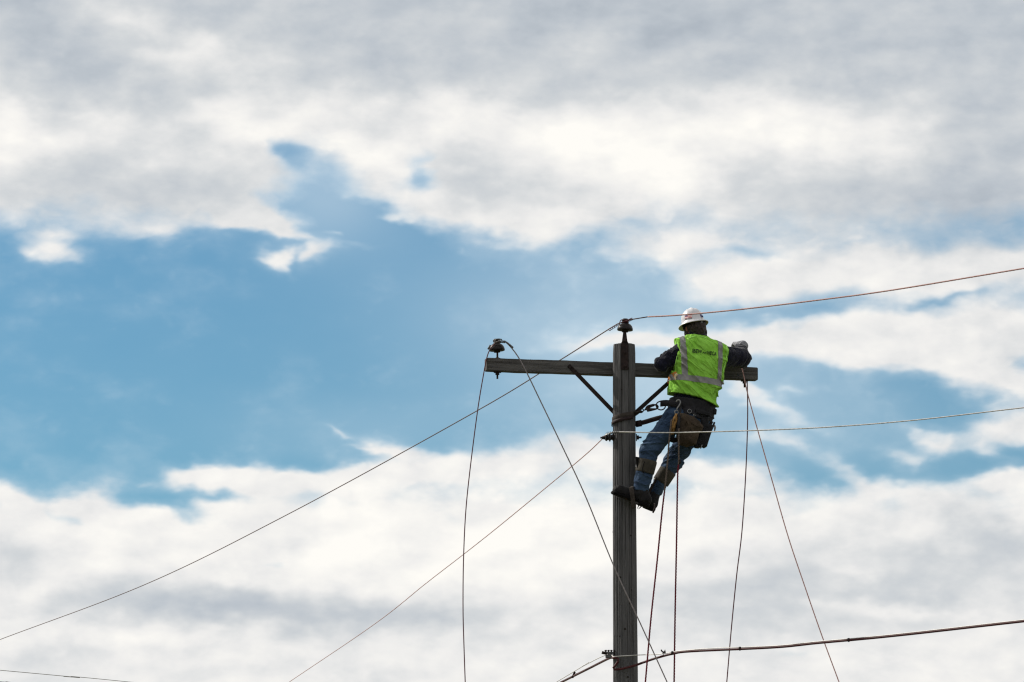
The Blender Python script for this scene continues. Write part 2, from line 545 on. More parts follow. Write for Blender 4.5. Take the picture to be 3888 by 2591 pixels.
def nets(fn, lo, hi, h):
    """Mesh the zero surface of a distance field inside a box (surface nets)."""
    lo, hi = np.array(lo, float), np.array(hi, float)
    n = np.maximum(4, np.ceil((hi - lo) / h).astype(int) + 1)
    ax = [lo[i] + h * np.arange(n[i]) for i in range(3)]
    # rough look first, block by block; only blocks near the surface are worked out finely
    bs = 4
    nb = [int(math.ceil(k / bs)) for k in n]
    cax = [lo[i] + h * (bs * np.arange(nb[i]) + (bs - 1) / 2) for i in range(3)]
    Fc = fn(np.meshgrid(*cax, indexing='ij'))
    up_ = lambda a_: a_.repeat(bs, 0).repeat(bs, 1).repeat(bs, 2)[:n[0], :n[1], :n[2]]
    F = up_(np.where(Fc < 0, -1.0, 1.0))
    need = np.argwhere(up_(np.abs(Fc) < bs * h * 0.87 + 0.028))
    F[need[:, 0], need[:, 1], need[:, 2]] = fn([ax[i][need[:, i]] for i in range(3)])
    ins = F < 0
    cs = tuple(k - 1 for k in n)
    cnt = np.zeros(cs); acc = np.zeros(cs + (3,))
    sl = lambda o: tuple(slice(o[i], o[i] + cs[i]) for i in range(3))
    corners = [(i, j, k) for i in (0, 1) for j in (0, 1) for k in (0, 1)]
    for c in corners:
        for a in range(3):
            if c[a]:
                continue
            e = list(c); e[a] = 1
            A, B = F[sl(c)], F[sl(e)]
            x = (A < 0) != (B < 0)
            t = np.where(x, A / np.where(x, A - B, 1), 0)
            cnt += x
            for k in range(3):
                acc[..., k] += np.where(x, c[k] + (t if k == a else 0), 0)
    act = cnt > 0
    idx = -np.ones(cs, int)
    idx[act] = np.arange(act.sum())
    ijk = np.argwhere(act)
    v = lo + h * (ijk + acc[act] / cnt[act][:, None])
    faces = []
    for a in range(3):
        b, c = (a + 1) % 3, (a + 2) % 3
        s0 = [slice(None)] * 3; s1 = [slice(None)] * 3
        s0[a] = slice(0, n[a] - 1); s1[a] = slice(1, n[a])
        A, B = ins[tuple(s0)], ins[tuple(s1)]
        e = np.argwhere(A != B)
        ok = (e[:, b] > 0) & (e[:, c] > 0) & (e[:, b] < n[b] - 1) & (e[:, c] < n[c] - 1)
        e = e[ok]
        q = []
        for (db, dc) in ((-1, -1), (0, -1), (0, 0), (-1, 0)):
            g = e.copy(); g[:, b] += db; g[:, c] += dc
            q.append(idx[g[:, 0], g[:, 1], g[:, 2]])
        q = np.stack(q, 1)
        fl = A[e[:, 0], e[:, 1], e[:, 2]]
        q = np.where(fl[:, None], q, q[:, ::-1])
        faces.append(q)
    fa = np.concatenate(faces)
    return [tuple(x) for x in v.tolist()], [tuple(x) for x in fa.tolist()]


def mesh_field(name, fn, pts, pad, h, mat, parent):
    a = np.array([list(q) for q in pts])
    vf = nets(fn, a.min(0) - pad, a.max(0) + pad, h)
    return MB().add(vf).build(name, mat, parent)


def slab(pxs, Y, depth, rnd, h=0.005, bulge=0.0, wob=0.0, seed=3):
    """Rounded solid with the given outline (photograph points at depth Y) and real thickness."""
    o = [P(x, y, Y) for x, y in pxs]
    pts = [(q.x, q.z) for q in o]
    c = sum(o, V(0, 0, 0)) / len(o)

    def fn(p):
        d2 = poly2d(p[0], p[2], pts)
        half = depth / 2 + bulge * np.clip(-d2 / 0.05, 0, 1)
        dy = np.abs(p[1] - c.y) - half
        w0, w1 = np.maximum(d2 + rnd, 0), np.maximum(dy + rnd, 0)
        d = np.sqrt(w0 ** 2 + w1 ** 2) + np.minimum(np.maximum(d2 + rnd, dy + rnd), 0) - rnd
        if wob:
            d = d - wob * (ridged(p[0] * 22 + p[2] * 9, p[1] * 10, p[2] * 7, seed) - 0.5)
        return d
    pad = depth / 2 + bulge + 0.012
    a = np.array([list(q) for q in o])
    lo, hi = a.min(0) - 0.015, a.max(0) + 0.015
    lo[1], hi[1] = c.y - pad, c.y + pad
    return nets(fn, lo, hi, h)


# ------------------------------------------------------------------ materials
def material(name, base, rough=0.8, var=None, scale=20.0, stretch=(1, 1, 1), detail=4.0, bump=0.0, bump_scale=None,
             metal=0.0, spots=None, translucent=0.0, lo=0.35, hi=0.65, sheen=0.0, spec=0.3, coat=0.0, creases=None):
    mt = bpy.data.materials.new(name)
    mt.use_nodes = True
    nt = mt.node_tree
    N, L = nt.nodes, nt.links
    b = N['Principled BSDF']
    b.inputs['Roughness'].default_value = rough
    b.inputs['Metallic'].default_value = metal
    b.inputs['Specular IOR Level'].default_value = spec
    b.inputs['Sheen Weight'].default_value = sheen
    b.inputs['Coat Weight'].default_value = coat
    b.inputs['Base Color'].default_value = (*base, 1)
    tc = N.new('ShaderNodeTexCoord')
    mp = N.new('ShaderNodeMapping')
    mp.inputs['Scale'].default_value = stretch
    L.new(tc.outputs['Object'], mp.inputs[0])
    colour = None
    if var is not None:
        nz = N.new('ShaderNodeTexNoise')
        nz.inputs['Scale'].default_value = scale
        nz.inputs['Detail'].default_value = detail
        nz.inputs['Roughness'].default_value = 0.6
        L.new(mp.outputs[0], nz.inputs['Vector'])
        rp = N.new('ShaderNodeValToRGB')
        rp.color_ramp.elements[0].position = lo
        rp.color_ramp.elements[1].position = hi
        rp.color_ramp.elements[0].color = (*base, 1)
        rp.color_ramp.elements[1].color = (*var, 1)
        L.new(nz.outputs[0], rp.inputs[0])
        colour = rp.outputs[0]
    if spots is not None and colour is not None:
        (sc, sstretch, pos, scol) = spots
        m2 = N.new('ShaderNodeMapping'); m2.inputs['Scale'].default_value = sstretch
        L.new(tc.outputs['Object'], m2.inputs[0])
        n2 = N.new('ShaderNodeTexNoise'); n2.inputs['Scale'].default_value = sc; n2.inputs['Detail'].default_value = 5
        L.new(m2.outputs[0], n2.inputs['Vector'])
        r2 = N.new('ShaderNodeMapRange'); r2.inputs['From Min'].default_value = pos; r2.inputs['From Max'].default_value = pos + 0.06
        L.new(n2.outputs[0], r2.inputs['Value'])
        mx = N.new('ShaderNodeMix'); mx.data_type = 'RGBA'
        L.new(r2.outputs[0], mx.inputs[0]); L.new(colour, mx.inputs[6]); mx.inputs[7].default_value = (*scol, 1)
        colour = mx.outputs[2]
    if colour is not None:
        L.new(colour, b.inputs['Base Color'])
    if bump:
        nb = N.new('ShaderNodeTexNoise')
        nb.inputs['Scale'].default_value = bump_scale or scale
        nb.inputs['Detail'].default_value = 5
        L.new(mp.outputs[0], nb.inputs['Vector'])
        bp = N.new('ShaderNodeBump')
        bp.inputs['Strength'].default_value = bump
        bp.inputs['Distance'].default_value = 0.01
        L.new(nb.outputs[0], bp.inputs['Height'])
        L.new(bp.outputs[0], b.inputs['Normal'])
    if creases:
        (csc, cst, crot, cdist) = creases           # long soft creases in the cloth
        m3 = N.new('ShaderNodeMapping'); m3.vector_type = 'POINT'
        m3.inputs['Rotation'].default_value = (0, R(crot), 0)
        L.new(tc.outputs['Object'], m3.inputs[0])
        m4 = N.new('ShaderNodeMapping'); m4.inputs['Scale'].default_value = cst
        L.new(m3.outputs[0], m4.inputs[0])
        n3 = N.new('ShaderNodeTexNoise'); n3.inputs['Scale'].default_value = csc; n3.inputs['Detail'].default_value = 3
        n3.inputs['Distortion'].default_value = 0.6
        L.new(m4.outputs[0], n3.inputs['Vector'])
        bp2 = N.new('ShaderNodeBump'); bp2.inputs['Strength'].default_value = 1.0; bp2.inputs['Distance'].default_value = cdist
        L.new(n3.outputs[0], bp2.inputs['Height'])
        if bump:
            L.new(bp.outputs[0], bp2.inputs['Normal'])
        L.new(bp2.outputs[0], b.inputs['Normal'])
    if translucent:
        tr = N.new('ShaderNodeBsdfTranslucent')
        tr.inputs[0].default_value = (*base, 1)
        ms = N.new('ShaderNodeMixShader'); ms.inputs[0].default_value = translucent
        L.new(b.outputs[0], ms.inputs[1]); L.new(tr.outputs[0], ms.inputs[2])
        L.new(ms.outputs[0], N['Material Output'].inputs[0])
    return mt


MT = {}
MT['pole'] = material('weathered_pole_wood', (0.062, 0.062, 0.065), 0.9, (0.100, 0.098, 0.102), 9.0, (9, 9, 0.4), 8, 0.9, 20,
                      spots=(3.0, (14, 14, 0.28), 0.62, (0.026, 0.024, 0.025)), spec=0.15)
MT['arm'] = material('weathered_arm_wood', (0.045, 0.043, 0.044), 0.9, (0.100, 0.096, 0.095), 9.0, (0.32, 5, 5), 7, 0.7, 16,
                     spots=(4.0, (0.3, 8, 9), 0.62, (0.03, 0.027, 0.026)), spec=0.15)
MT['knot'] = material('dark_knot_wood', (0.018, 0.015, 0.014), 0.9, (0.035, 0.03, 0.028), 60, bump=0.4, spec=0.1)
MT['iron'] = material('rusted_iron', (0.012, 0.009, 0.0095), 0.75, (0.028, 0.018, 0.017), 30, bump=0.3, spec=0.15)
MT['galv'] = material('dull_galvanised_steel', (0.16, 0.16, 0.165), 0.45, (0.26, 0.26, 0.265), 40, metal=0.8)
MT['darksteel'] = material('tarnished_steel', (0.05, 0.05, 0.055), 0.6, (0.11, 0.11, 0.115), 40, metal=0.5)
MT['porcelain'] = material('dark_brown_glazed_porcelain', (0.006, 0.0045, 0.005), 0.45, (0.011, 0.0075, 0.008), 12, spec=0.12, coat=0.12)
MT['alu'] = material('bare_aluminium_strand', (0.42, 0.41, 0.40), 0.5, (0.55, 0.54, 0.53), 60, metal=0.6)
MT['copper'] = material('weathered_copper_strand', (0.31, 0.165, 0.155), 0.6, (0.42, 0.27, 0.255), 60, metal=0.0, spec=0.2)  # pinkish red imitates lens colour fringing, put into the base colour
MT['oldcopper'] = material('dark_weathered_strand', (0.070, 0.042, 0.036), 0.7, (0.11, 0.072, 0.06), 40, spec=0.15)  # brown warmed to stand in for lens fringing
MT['farwire'] = material('pale_weathered_wire', (0.16, 0.15, 0.125), 0.7, (0.2, 0.19, 0.16), 20, spec=0.15)
MT['jumper'] = material('dark_weathered_conductor', (0.065, 0.018, 0.024), 0.65, (0.10, 0.035, 0.042), 40, spec=0.15)  # maroon cast is lens fringing painted onto a dark wire
MT['cable'] = material('black_cable_jacket', (0.040, 0.007, 0.010), 0.5, (0.055, 0.013, 0.015), 20, spec=0.15)  # black jacket; its red tint stands in for lens fringing
MT['greystrand'] = material('dull_grey_strand', (0.13, 0.115, 0.12), 0.6, (0.19, 0.17, 0.17), 60, metal=0.3)
MT['rope'] = material('maroon_rope', (0.085, 0.006, 0.014), 0.9, (0.13, 0.018, 0.028), 90, bump=0.3, spec=0.08)  # red is the lens's colour fringe, painted into the rope
MT['tanrope'] = material('dusty_tan_rope', (0.055, 0.042, 0.038), 0.9, (0.12, 0.095, 0.08), 90, bump=0.3)
MT['vest'] = material('lime_green_mesh_cloth', (0.185, 0.43, 0.042), 0.9, (0.24, 0.51, 0.07), 14, bump=0.3, bump_scale=60, spec=0.15, lo=0.3, hi=0.7, creases=(16, (1.0, 1.0, 0.22), 48, 0.075))
MT['reflective'] = material('silver_reflective_tape', (0.30, 0.30, 0.31), 0.55, (0.40, 0.39, 0.39), 25, bump=0.15, spec=0.5)
MT['trim'] = material('pale_lime_binding', (0.35, 0.72, 0.14), 0.8, (0.42, 0.78, 0.2), 30)
MT['print'] = material('black_print', (0.006, 0.012, 0.006), 0.8)
MT['shirt'] = material('dark_navy_work_shirt', (0.0042, 0.0046, 0.0115), 0.95, (0.008, 0.0085, 0.019), 18, bump=0.3, bump_scale=50, spec=0.1, sheen=0.12, creases=(20, (1.0, 1.0, 0.35), -40, 0.03))
MT['jeans'] = material('faded_blue_denim', (0.017, 0.032, 0.063), 0.95, (0.042, 0.070, 0.122), 9, bump=0.5, bump_scale=70, spec=0.1, creases=(22, (0.4, 1.0, 1.0), 20, 0.025),
                       spots=(5, (1, 1, 1), 0.60, (0.085, 0.125, 0.19)))
MT['boot'] = material('black_boot_leather', (0.0045, 0.0045, 0.0055), 0.7, (0.012, 0.011, 0.012), 18, bump=0.4, spec=0.15)
MT['sole'] = material('black_rubber_sole', (0.004, 0.0035, 0.004), 0.9, spec=0.1)
MT['leather'] = material('black_belt_leather', (0.004, 0.004, 0.006), 0.65, (0.010, 0.0095, 0.012), 20, bump=0.3, spec=0.2)
MT['strapb'] = material('brown_webbing', (0.026, 0.021, 0.019), 0.85, (0.045, 0.037, 0.033), 30, bump=0.3, spec=0.15)
MT['strapd'] = material('dark_strap_leather', (0.012, 0.006, 0.007), 0.7, (0.022, 0.012, 0.012), 30, bump=0.2, spec=0.2)
MT['canvas'] = material('worn_brown_canvas', (0.024, 0.018, 0.013), 0.95, (0.058, 0.043, 0.031), 10, bump=0.6, bump_scale=55, spec=0.1)
MT['pad'] = material('olive_brown_leather', (0.034, 0.030, 0.025), 0.85, (0.056, 0.050, 0.041), 14, bump=0.4, spec=0.15)
MT['padblack'] = material('black_pad', (0.004, 0.0035, 0.004), 0.9, spec=0.1)
MT['felt'] = material('pale_wool_lining', (0.30, 0.27, 0.22), 1.0, (0.46, 0.42, 0.35), 60, bump=0.8)
MT['hat'] = material('white_hard_hat_shell', (0.45, 0.45, 0.48), 0.3, (0.51, 0.51, 0.535), 6, spec=0.4)
MT['hatin'] = material('cream_hat_lining', (0.42, 0.36, 0.27), 0.7)
MT['skin'] = material('tanned_skin', (0.20, 0.08, 0.055), 0.7, (0.26, 0.11, 0.08), 20, spec=0.2)
MT['hair'] = material('dark_brown_hair', (0.013, 0.009, 0.008), 0.7, (0.035, 0.022, 0.018), 60, (1, 1, 0.4), bump=0.8)
MT['glove'] = material('grey_knit_glove', (0.15, 0.155, 0.175), 0.9, (0.24, 0.24, 0.26), 40, bump=0.8)
MT['red'] = material('red_print', (0.45, 0.03, 0.04), 0.5)
MT['white'] = material('white_print', (0.75, 0.75, 0.75), 0.5)
MT['navy'] = material('navy_print', (0.025, 0.035, 0.14), 0.5)
MT['orange'] = material('orange_cloth', (0.80, 0.36, 0.10), 0.9, translucent=0.6)
MT['cream'] = material('cream_cloth', (0.85, 0.72, 0.50), 0.9, translucent=0.5)
MT['yellow'] = material('frayed_yellow_rope', (0.16, 0.09, 0.03), 0.95, (0.36, 0.2, 0.07), 50, bump=0.8)
MT['ground'] = material('dry_grass_ground', (0.07, 0.08, 0.035), 1.0, (0.13, 0.12, 0.06), 0.4, detail=8, bump=0.5)

# ------------------------------------------------------------------ ground
g = MB()
GN = 40
xs = [(-1 + 2 * i / GN) for i in range(GN + 1)]
f_ = lambda t: math.copysign(abs(t) ** 2.2, t) * 3000
g.add(([(f_(a), f_(b), 0.25 * math.sin(f_(a) * 0.011) * math.sin(f_(b) * 0.009 + 1) * min(1, abs(a) * 2)) for a in xs for b in xs],
       [(i * (GN + 1) + j, (i + 1) * (GN + 1) + j, (i + 1) * (GN + 1) + j + 1, i * (GN + 1) + j + 1) for i in range(GN) for j in range(GN)]))
ground = g.build('ground', MT['ground'])
ground['kind'] = 'structure'

# ------------------------------------------------------------------ utility pole
POLE = empty('utility_pole', (0, 0, 0))
tag(POLE, 'weathered grey wooden utility pole with one crossarm and dark insulators', 'utility pole')
Z_TOP = P(2370, 1303, -0.09).z


def pole_r(z):
    return 0.0935 + (Z_TOP - z) * 0.0033


rng = np.random.RandomState(5)
nseg, rows = 168, 110
cracks = [(rng.rand() * 2 * math.pi, rng.rand() * 6, 0.5 + rng.rand() * 2.2, 0.004 + rng.rand() * 0.009) for _ in range(64)]
sv, sf = [], []
for i in range(rows + 1):
    z = -0.3 + (Z_TOP + 0.3) * (i / rows)
    for k in range(nseg):
        th = 2 * math.pi * k / nseg
        r = pole_r(z)
        r += 0.0018 * math.sin(3 * th + z * 0.7) + 0.0012 * math.sin(7 * th - z * 2.1) + 0.0008 * math.sin(17 * th + 5 * math.sin(z * 1.3))
        for (ct, cz, cl, cd) in cracks:
            dt = abs((th - ct - 0.03 * math.sin(z * 3) + math.pi) % (2 * math.pi) - math.pi)
            if dt < 0.045:
                r -= cd * (1 - dt / 0.045) * max(0, 1 - abs((z - 2.5 - cz) / cl))
        if i == rows:
            r -= 0.004
        sv.append((r * math.cos(th), r * math.sin(th), z))
sv.append((0, 0, Z_TOP + 0.004))
for i in range(rows):
    for k in range(nseg):
        l = (k + 1) % nseg
        sf.append((i * nseg + k, i * nseg + l, (i + 1) * nseg + l, (i + 1) * nseg + k))
for k in range(nseg):
    sf.append((rows * nseg + k, rows * nseg + (k + 1) % nseg, len(sv) - 1))
shaft = MB().add((sv, sf)).build('shaft', MT['pole'], POLE, sharp=50)
# splinters lifting off the side of the shaft
for (px, py, l, s) in ((2414, 1965, 0.03, 1), (2416, 2470, 0.06, 1), (2327, 2030, 0.04, -1), (2414, 2180, 0.03, 1)):
    q = P(px - 2 * s, py, 0.0)
    MB().add(tube([q, q + V(0.006 * s, 0, l * 0.5), q + V(0.004 * s, 0, l)], [0.006, 0.004, 0.001], 5, flat=0.5)).build('splinter', MT['pole'], POLE)

# knots in the wood
for (px, py, r_) in ((2373, 2389, 0.011), (2352, 2416, 0.006), (2384, 2571, 0.009), (2396, 2033, 0.008), (2356, 2192, 0.007), (2344, 1890, 0.006), (2390, 2290, 0.005), (2360, 1480, 0.006), (2398, 2240, 0.006)):
    q = P(px, py, -0.09)
    rr0 = pole_r(q.z)
    nrm = V(q.x / rr0, -math.sqrt(max(0.05, 1 - (q.x / rr0) ** 2)), 0).normalized()
    MB().add(lathe([(0.001, -0.002), (r_, -0.002), (r_ * 0.85, 0.0014), (r_ * 0.3, 0.0006), (0.001, 0.0004)], axis_frame(nrm * rr0 + V(0, 0, q.z), nrm, (0.3, 0, 1)), 12)).build('knot', MT['knot'], POLE)

# crossarm, behind the shaft, its near end to the left
AL, AR = P(1844, 1386, -0.165), P(2873, 1422, 0.40)
adir = (AR - AL).normalized()
amid = (AL + AR) / 2
afr = basis(amid, adir, V(0, 0, 1).cross(adir).normalized(), adir.cross(V(0, 0, 1).cross(adir).normalized()))
ALEN = (AR - AL).length
arm_o = bpy.data.objects.new('crossarm', None)
bm = bmesh.new()
bmesh.ops.create_cube(bm, size=1.0)
for q in bm.verts:
    q.co = V(q.co.x * ALEN, q.co.y * 0.09, q.co.z * 0.108)
bmesh.ops.bevel(bm, geom=list(bm.edges), offset=0.005, segments=2, affect='EDGES')
bmesh.ops.subdivide_edges(bm, edges=[e for e in bm.edges if e.calc_length() > 1], cuts=40)
for q in bm.verts:
    q.co.z += 0.0012 * math.sin(q.co.x * 9) + 0.0008 * math.sin(q.co.x * 31 + q.co.y * 40)
me = bpy.data.meshes.new('crossarm'); bm.to_mesh(me); bm.free()
me.materials.append(MT['arm'])
crossarm = link(bpy.data.objects.new('crossarm', me))
crossarm.matrix_world = afr
bpy.context.view_layer.update()
crossarm.parent = POLE
crossarm.matrix_parent_inverse = POLE.matrix_world.inverted()
bpy.context.view_layer.update()


def arm_at(px, up=0.054, front=0.0):
    """Point on the crossarm under a photograph column; up from its axis, front towards the camera."""
    t = (px - 1844) / (2873 - 1844)
    return AL.lerp(AR, t) + V(0, 0, up) - (afr.to_3x3() @ V(0, 1, 0)) * front


# steel braces
yb = afr.to_3x3() @ V(0, 1, 0)
for (ax, bx, ay, by) in ((2157, 2368, 1394, 1604), (2586, 2372, 1404, 1604)):
    a = arm_at(ax, 0.0, 0.052); a.z = P(ax, ay, a.y).z
    b = P(bx, by, 0.106 + (0.004 if ax > 2370 else 0))
    d = (b - a).normalized()
    br = MB().add(strap([a - d * 0.02, a.lerp(b, 0.33), a.lerp(b, 0.66), b + d * 0.02], 0.034, 0.007, (0, -1, 0))).build('brace', MT['iron'], POLE, smooth=False)
    MB().add(lathe([(0.003, -0.012), (0.012, -0.012), (0.012, 0.002), (0.004, 0.004)], axis_frame(a - V(0, 0.004, 0), (0, 1, 0), (0, 0, 1)), 6)).build('bolt', MT['iron'], br, smooth=False)

INS = [(0.001, 0.172), (0.020, 0.171), (0.029, 0.163), (0.031, 0.152), (0.026, 0.144), (0.025, 0.137), (0.033, 0.129), (0.047, 0.121),
       (0.058, 0.108), (0.065, 0.090), (0.067, 0.074), (0.064, 0.070), (0.050, 0.076), (0.034, 0.078), (0.028, 0.062), (0.026, 0.056), (0.001, 0.056)]
INS = INS[::-1]


def insulator(base, pin_len, parent, tiltx=0.0, pin=True):
    """Pin-type porcelain insulator; base is where its pin leaves the wood."""
    root = MB().add(lathe([(r, h - 0.056 + pin_len) for r, h in INS], Matrix.Translation(base) @ Matrix.Rotation(tiltx, 4, 'Y'), 32)).build('insulator', MT['porcelain'], parent)
    if pin:
        MB().add(lathe([(0.008, -0.17), (0.008, pin_len + 0.004), (0.001, pin_len + 0.005)], Matrix.Translation(base), 12)) \
            .add(lathe([(0.005, -0.002), (0.026, -0.002), (0.026, 0.006), (0.012, 0.010), (0.008, 0.02)], Matrix.Translation(base), 20)) \
            .add(box(Matrix.Translation(base - V(0, 0, 0.113)), 0.062, 0.062, 0.006, 0.001)) \
            .add(lathe([(0.004, -0.136), (0.017, -0.136), (0.017, -0.117), (0.004, -0.116)], Matrix.Translation(base), 6)) \
            .build('pin', MT['iron'], root, sharp=40)
    return root


ins_left = insulator(arm_at(1888), 0.055, POLE, -0.05)
ins_right = insulator(arm_at(2826), 0.055, POLE)
top_base = P(2373, 1302, -0.075)
ins_top = insulator(V(top_base.x, -0.075, P(2373, 1262, -0.075).z), 0.0, POLE, 0.04, pin=False)
# ridge pin bracket: plate bolted to the camera side of the shaft, tapering up to the insulator
zt = P(2373, 1262, -0.075).z
b0 = P(2372, 1404, -0.098); b1 = P(2372, 1303, -0.098); b2 = V(b1.x, -0.085, zt + 0.004)
brk = MB()
w0, w1, w2 = 0.033, 0.030, 0.0125
bv = []
for (c, w, dep) in ((b0, w0, 0.008), (b1, w1, 0.010), (b1 + V(0, 0, 0.012), 0.023, 0.018), (b2, w2, 0.014)):
    bv += [c + V(-w, -dep, 0), c + V(w, -dep, 0), c + V(w, dep, 0), c + V(-w, dep, 0)]
bf = [(0, 1, 2, 3)[::-1], (12, 13, 14, 15)]
for i in range(3):
    for k in range(4):
        l = (k + 1) % 4
        bf.append((i * 4 + k, i * 4 + l, i * 4 + 4 + l, i * 4 + 4 + k))
bracket = brk.add((bv, bf)).build('pin_bracket', MT['iron'], POLE, smooth=False)
for row in (1338, 1390):
    q = P(2373, row, -0.110)
    MB().add(lathe([(0.004, -0.01), (0.016, -0.009), (0.016, 0.004), (0.004, 0.008)], axis_frame(q, (0, -1, 0), (0, 0, 1)), 6)).build('bolt', MT['iron'], bracket, smooth=False)

# spool insulator on the left side of the shaft, with its bolt through to the right
sc = P(2331, 1661, -0.02); sc.x = -pole_r(sc.z) + 0.004
SP = [(0.004, 0.0), (0.026, 0.0), (0.030, 0.006), (0.030, 0.014), (0.022, 0.020), (0.022, 0.028), (0.031, 0.034), (0.031, 0.042), (0.022, 0.048), (0.022, 0.056),
      (0.030, 0.062), (0.030, 0.070), (0.018, 0.078), (0.014, 0.094), (0.012, 0.104), (0.004, 0.106)]
spool = MB().add(lathe(SP, axis_frame(sc + V(0.006, 0, 0), (-1, 0, -0.03)), 28)).build('spool_insulator', MT['porcelain'], POLE)
MB().add(lathe([(0.008, -0.02), (0.008, 0.11), (0.002, 0.112)], axis_frame(sc, (-1, 0, -0.03)), 10)).build('bolt', MT['iron'], spool)
bo = V(pole_r(sc.z) - 0.002, 0.0, sc.z)
MB().add(box(axis_frame(bo + V(0.006, 0, 0), (1, 0, 0)), 0.055, 0.055, 0.008, 0.001)) \
    .add(lathe([(0.004, 0), (0.018, 0), (0.018, 0.018), (0.008, 0.02), (0.008, 0.04), (0.003, 0.042)], axis_frame(bo + V(0.008, 0, 0), (1, 0, 0.02)), 6)) \
    .build('through_bolt', MT['iron'], POLE, smooth=False)
# three-bolt clamp low on the shaft
cl = P(2326, 2488, -0.04)
clamp = MB().add(box(axis_frame(cl + V(-0.025, 0, -0.01), (0, 0, 1)), 0.07, 0.05, 0.028, 0.003)).add(box(axis_frame(cl + V(-0.02, 0.0, 0.018), (0, 0, 1)), 0.06, 0.04, 0.016, 0.002)) \
    .build('cable_clamp', MT['darksteel'], POLE, smooth=False)
for k in range(4):
    MB().add(lathe([(0.002, -0.02), (0.006, -0.02), (0.006, 0.03), (0.010, 0.031), (0.010, 0.042), (0.003, 0.043)], axis_frame(cl + V(-0.052 + 0.022 * k, -0.01, 0.0), (-0.15 + 0.05 * k, 0, 1)), 6)) \
        .build('bolt', MT['iron'], clamp, smooth=False)
MB().add(tube([cl + V(-0.05, -0.005, 0.012), cl + V(-0.09, -0.005, 0.022)], [0.011, 0.013], 8)).build('bolt', MT['iron'], clamp)
MB().add(box(axis_frame(P(2417, 2500, 0.02), (1, 0, 0)), 0.05, 0.04, 0.012, 0.003)).build('through_bolt', MT['iron'], POLE, smooth=False)


# ------------------------------------------------------------------ wires
def wire(name, pts, r, mat, label, cat='wire', group=None, n=8, step=None, lobes=0, pitch=0.06, parent=None, depth=0.18):
    s = spline(pts, 14)
    if step:
        s = resample(s, step)
    o = MB().add(tube(s, r, n, lobes=lobes, pitch=pitch, depth=depth)).build(name, mat, parent)
    if parent is None:
        tag(o, label, cat, group)
    return o


def coil(a, b, R1, r, turns, n=8):
    """Tie wire wound round the line from a to b."""
    a, b = Vector(a), Vector(b)
    M = axis_frame(a, b - a, (0, -1, 0.3))
    L_ = (b - a).length
    k = turns * 14
    return tube([M @ V(R1 * math.cos(2 * math.pi * i / 14), R1 * math.sin(2 * math.pi * i / 14), L_ * i / k) for i in range(k + 1)], r, 6)


def dp(x, y):
    return x * D2S, y * D2S


# top conductor: comes from far left, over the ridge insulator, off to the right
topA = P(2366, 1222, -0.075)
farL = P(0, 2429, 27.0)
farR = P(3888, 1020, -2.9)
L_pts = [on_plane(*dp(x, y), topA, farL) for x, y in ((0, 1470), (330, 1345), (660, 1183), (1095, 945), (1290, 826), (1405, 753))]
ext = L_pts[0] + (L_pts[0] - L_pts[1]) * 1.2
R_pts = [on_plane(*dp(x, y), topA + V(0.06, 0, 0), farR) for x, y in ((1460, 730), (1560, 724.5), (1700, 711.5), (1880, 690), (2050, 667), (2353, 617))]
extR = R_pts[-1] + (R_pts[-1] - R_pts[-2]) * 2
wl = spline([ext] + L_pts + [P(2352, 1229, -0.11), P(2374, 1222, -0.115), P(2396, 1213, -0.10)] + R_pts + [extR], 16)
top_w = MB().add(tube(resample(wl[:-90], 0.25), 0.0048, 8)).add(tube(resample(wl[-91:], 0.012), 0.0062, 9, lobes=6, pitch=0.11, depth=0.16), 1) \
    .build('overhead_wire', [MT['oldcopper'], MT['copper']])
tag(top_w, 'long bare stranded overhead wire bent across the insulator on top of the pole', 'wire')
for part in (coil(P(2378, 1222, -0.115), P(2402, 1211, -0.10), 0.010, 0.0028, 6), coil(P(2312, 1255, -0.02), P(2346, 1233, -0.09), 0.0075, 0.003, 5),
             torus(axis_frame(V(top_base.x, -0.075, zt + 0.083), (0.04, 0, 1)), 0.030, 0.004),
             tube(spline([P(2350, 1235, -0.11), P(2357, 1217, -0.12), P(2370, 1216, -0.125), P(2378, 1224, -0.11)], 5), 0.004, 6)):
    MB().add(part).build('tie_wire', MT['jumper'], top_w)

# jumper laid over the left insulator, both ends hanging
insL = arm_at(1888)
Lh = [P(*dp(x, y), Y) for x, y, Y in ((1069, 1568, -0.35), (1066, 1480, -0.32), (1064, 1400, -0.30), (1065, 1290, -0.28), (1070, 1180, -0.26), (1080, 1080, -0.24), (1098, 940, -0.22), (1113, 850, -0.215), (1118, 825, -0.21), (1125, 805, -0.205))]
low = Lh[0] + (Lh[0] - Lh[1]) * 2.0
ground_end = V(low.x + 0.25, low.y - 0.1, 0.02)
topL = [P(1882, 1301, -0.20), P(1905, 1295, -0.205)]
Rh = [P(*dp(x, y), Y) for x, y, Y in ((1166, 790, -0.215), (1187, 815, -0.23), (1208, 852, -0.25), (1240, 918, -0.28), (1290, 1022, -0.34), (1345, 1140, -0.42), (1410, 1300, -0.52), (1470, 1430, -0.60), (1533, 1568, -0.68))]
endR = [Rh[-1] + (Rh[-1] - Rh[-2]) * 3, ]
endR.append(V(endR[0].x + 1.1, endR[0].y - 0.5, 0.02))
jl = spline([ground_end, low] + Lh + topL[:1], 12)
jr = spline(topL + Rh + endR, 12)
jw = MB().add(tube(resample(jl, 0.03), 0.0045, 8)).add(tube(resample(jr, 0.012), 0.0052, 9, lobes=6, pitch=0.10, depth=0.14), 1).build('slack_wire', [MT['jumper'], MT['greystrand']])
tag(jw, 'slack wire draped over the left crossarm insulator, both ends hanging down', 'wire')
